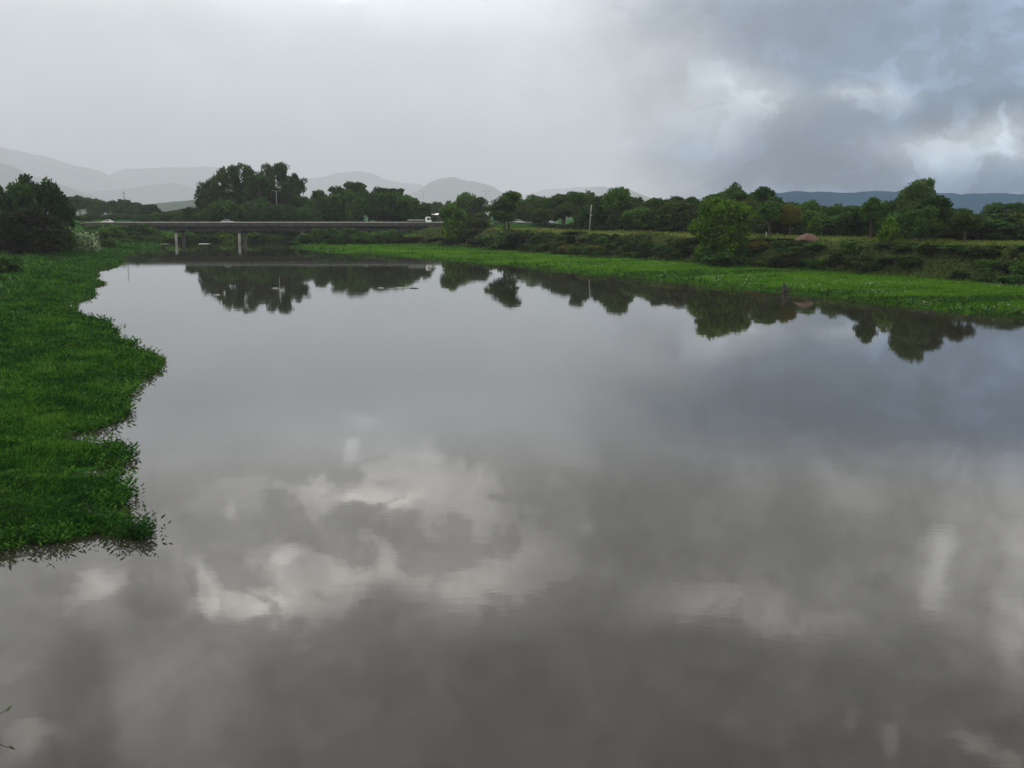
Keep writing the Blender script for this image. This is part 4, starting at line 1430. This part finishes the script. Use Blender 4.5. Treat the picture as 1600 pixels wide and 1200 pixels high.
# root snag and stake at the waterline
p = at_z(1227, 458, 0)
rt = MB()
rr = random.Random(8)
rt.tube([(-.3, .2, -.6), (-.15, .05, .35), (-.22, 0, .9), (-.30, -.05, 1.55)], [.34, .28, .18, .05], 9)
rt.tube([(.1, 0, -.5), (.2, 0, .3), (.05, -.1, .75), (-.15, -.1, 1.35)], [.3, .24, .14, .04], 8)
for k in range(9):
    a = rr.uniform(0, 6.28)
    l = rr.uniform(.5, 1.1)
    rt.tube([(0, 0, .25), (math.cos(a) * l * .5, math.sin(a) * l * .5, .35 + rr.uniform(0, .3)), (math.cos(a) * l, math.sin(a) * l, rr.uniform(-.25, .35))], [.16, .10, .03], 6)
sn = rt.build('tree_stump', M_WOOD, None, True)
sn.location = (p[0], p[1], 0)
tag(sn, 'dark driftwood stump with upright prong at the right waterline', 'stump')
p = at_z(1214, 457, 0)
sk = MB().tube([(0, 0, -.8), (.03, 0, .2), (.06, 0, .62)], [.07, .06, .045], 7).build('stake', M_WOOD, None, True)
sk.location = (p[0], p[1], 0)
tag(sk, 'thin dark stake in the water just left of the stump', 'stake')
# snag in mid river with floating twigs
p = at_z(618, 446, 0)
sg = MB()
sg.tube([(0, 0, -1.0), (-.02, 0, .25), (.05, 0, .62)], [.07, .06, .03], 7)
sg.tube([(0, 0, .2), (.16, .05, .45), (.18, .05, .72)], [.05, .04, .02], 6)
sg.tube([(.02, 0, .35), (-.12, 0, .55), (-.15, 0, .95)], [.04, .03, .012], 6)
so = sg.build('water_snag', M_WOOD, None, True)
so.location = (p[0], p[1], 0)
tag(so, 'dark forked snag sticking up out of the open river', 'snag')
for i, (x0, x1, y_, lb) in enumerate([(590, 600, 450, 'short pale floating twig left of the river snag'), (616, 640, 450, 'long pale floating twig right of the river snag'),
                                      (640, 654, 450.5, 'thin floating twig farthest right of the river snag'), (425, 436, 450.5, 'pale floating scrap in the tall clump reflection, near its right'),
                                      (334, 344, 461, 'pale floating scrap at the lower left of the tall clump reflection')]):
    a, b_ = at_z(x0, y_, 0), at_z(x1, y_ + .3, 0)
    m = MB()
    mid = (b_ - a) / 2
    m.tube([(0, 0, .03), (mid[0], mid[1] + .15, .06), tuple((b_ - a)[:2]) + (.03,)], [.03, .06, .03], 6)
    m.tube([(mid[0], mid[1] + .1, .05), (mid[0] + .3, mid[1] - .3, .09)], [.04, .02], 5)
    o = m.build('floating_twig', M_SCUM_GLINT if i != 2 else M_WOOD, None, True)
    o.location = (a[0], a[1], 0)
    tag(o, lb, 'twig', 'floating twigs and scraps')
# pinkish scrap caught in the notch of the left bank
p = at_z(109, 482, 0)
V, Fc = [], []
rs = np.random.default_rng(12)
for i in range(5):
    for k in range(8):
        a = 2 * math.pi * k / 8
        rr_ = .34 * math.sin(math.pi * (i + .4) / 5) * (1 + rs.normal() * .22)
        V.append((rr_ * math.cos(a), rr_ * .7 * math.sin(a), .42 * i / 4 + rs.normal() * .03 - .05))
for i in range(4):
    for k in range(8):
        Fc.append((i * 8 + k, i * 8 + (k + 1) % 8, (i + 1) * 8 + (k + 1) % 8, (i + 1) * 8 + k))
mb = MB().add(V, Fc + [tuple(range(7, -1, -1)), tuple(range(32, 40))])
o = mb.build('crumpled_scrap', plain('pinkish_scrap', (.42, .26, .30), .6, .2, 4.0), None, True)
o.location = (p[0] + .3, p[1], 0)
tag(o, 'pale pinkish scrap caught in the notch of the left bank', 'litter')
# pale flat shapes by the far bank, put in as sky glints on the water
for (x0, x1, y_, lb) in ((240, 263, 381.2, 'pale flat shape standing in for a water glint at the tip of the left bank'), (309, 329, 381.0, 'pale flat shape standing in for a water glint between the two bridge piers')):
    a, b_ = at_z(x0, y_, 0), at_z(x1, y_, 0)
    V, Fc = [], []
    n = 24
    for r_, (sc, zz) in enumerate(((1, -.08), (.8, .07), (.4, .12))):
        for k in range(n):
            an = 2 * math.pi * k / n
            V.append(((b_[0] - a[0]) / 2 * sc * math.cos(an) * (1 + .12 * math.sin(3 * an)), 4.0 * sc * math.sin(an), zz))
    for r_ in range(2):
        for k in range(n):
            Fc.append((r_ * n + k, r_ * n + (k + 1) % n, (r_ + 1) * n + (k + 1) % n, (r_ + 1) * n + k))
    V.append((0, 0, .13))
    m = mesh_np('water_glint', V, Fc, True)
    mb = MB().add(V, Fc + [(2 * n + k, 2 * n + (k + 1) % n, 3 * n) for k in range(n)])
    o = mb.build('water_glint', M_SCUM_GLINT, None, True)
    bpy.data.meshes.remove(m)
    o.location = ((a[0] + b_[0]) / 2, a[1], 0)
    tag(o, lb, 'sand spit')
# reed leaning into view at the near left
a = at_z(-22, 1145, 0)
re = empty('reed', (a[0], a[1], 0))
tag(re, 'lone thin reed leaning out of the water at lower left', 'reed')
tip = at_y(17, 1103, a[1] + .2) - a
MB().tube([(0, 0, -.3), tuple(tip * .5 + np.array([0, 0, .08])), tuple(tip)], [.010, .008, .004], 6).build('stem', M_STEM, re)
Vv = [tuple(tip * .75), tuple(tip * .85 + np.array([.02, 0, .03])), tuple(tip * 1.02 + np.array([.02, 0, .02])), tuple(tip * .88 + np.array([.03, 0, -.02]))]
obj('leaf', mesh_np('leaf', Vv, [(0, 1, 2, 3)]), re, M_PALE)

# ------------------------------------------------------------------ haze
hz_ = MB().box(-13500, 1150, -200, 23500, -3.2, 1350)
hm = bpy.data.materials.new('haze')
hm.use_nodes = True
hm.node_tree.nodes.clear()
q = G(hm.node_tree)
out = q.n('ShaderNodeOutputMaterial')
pv = q.n('ShaderNodeVolumePrincipled')
pv.inputs['Color'].default_value = (.86, .92, .99, 1)
pv.inputs['Density'].default_value = 1.05e-4
hm.node_tree.links.new(pv.outputs[0], out.inputs['Volume'])
ho_ = hz_.build('haze', hm)
tag(ho_, kind='stuff')
ho_.display_type = 'WIRE'
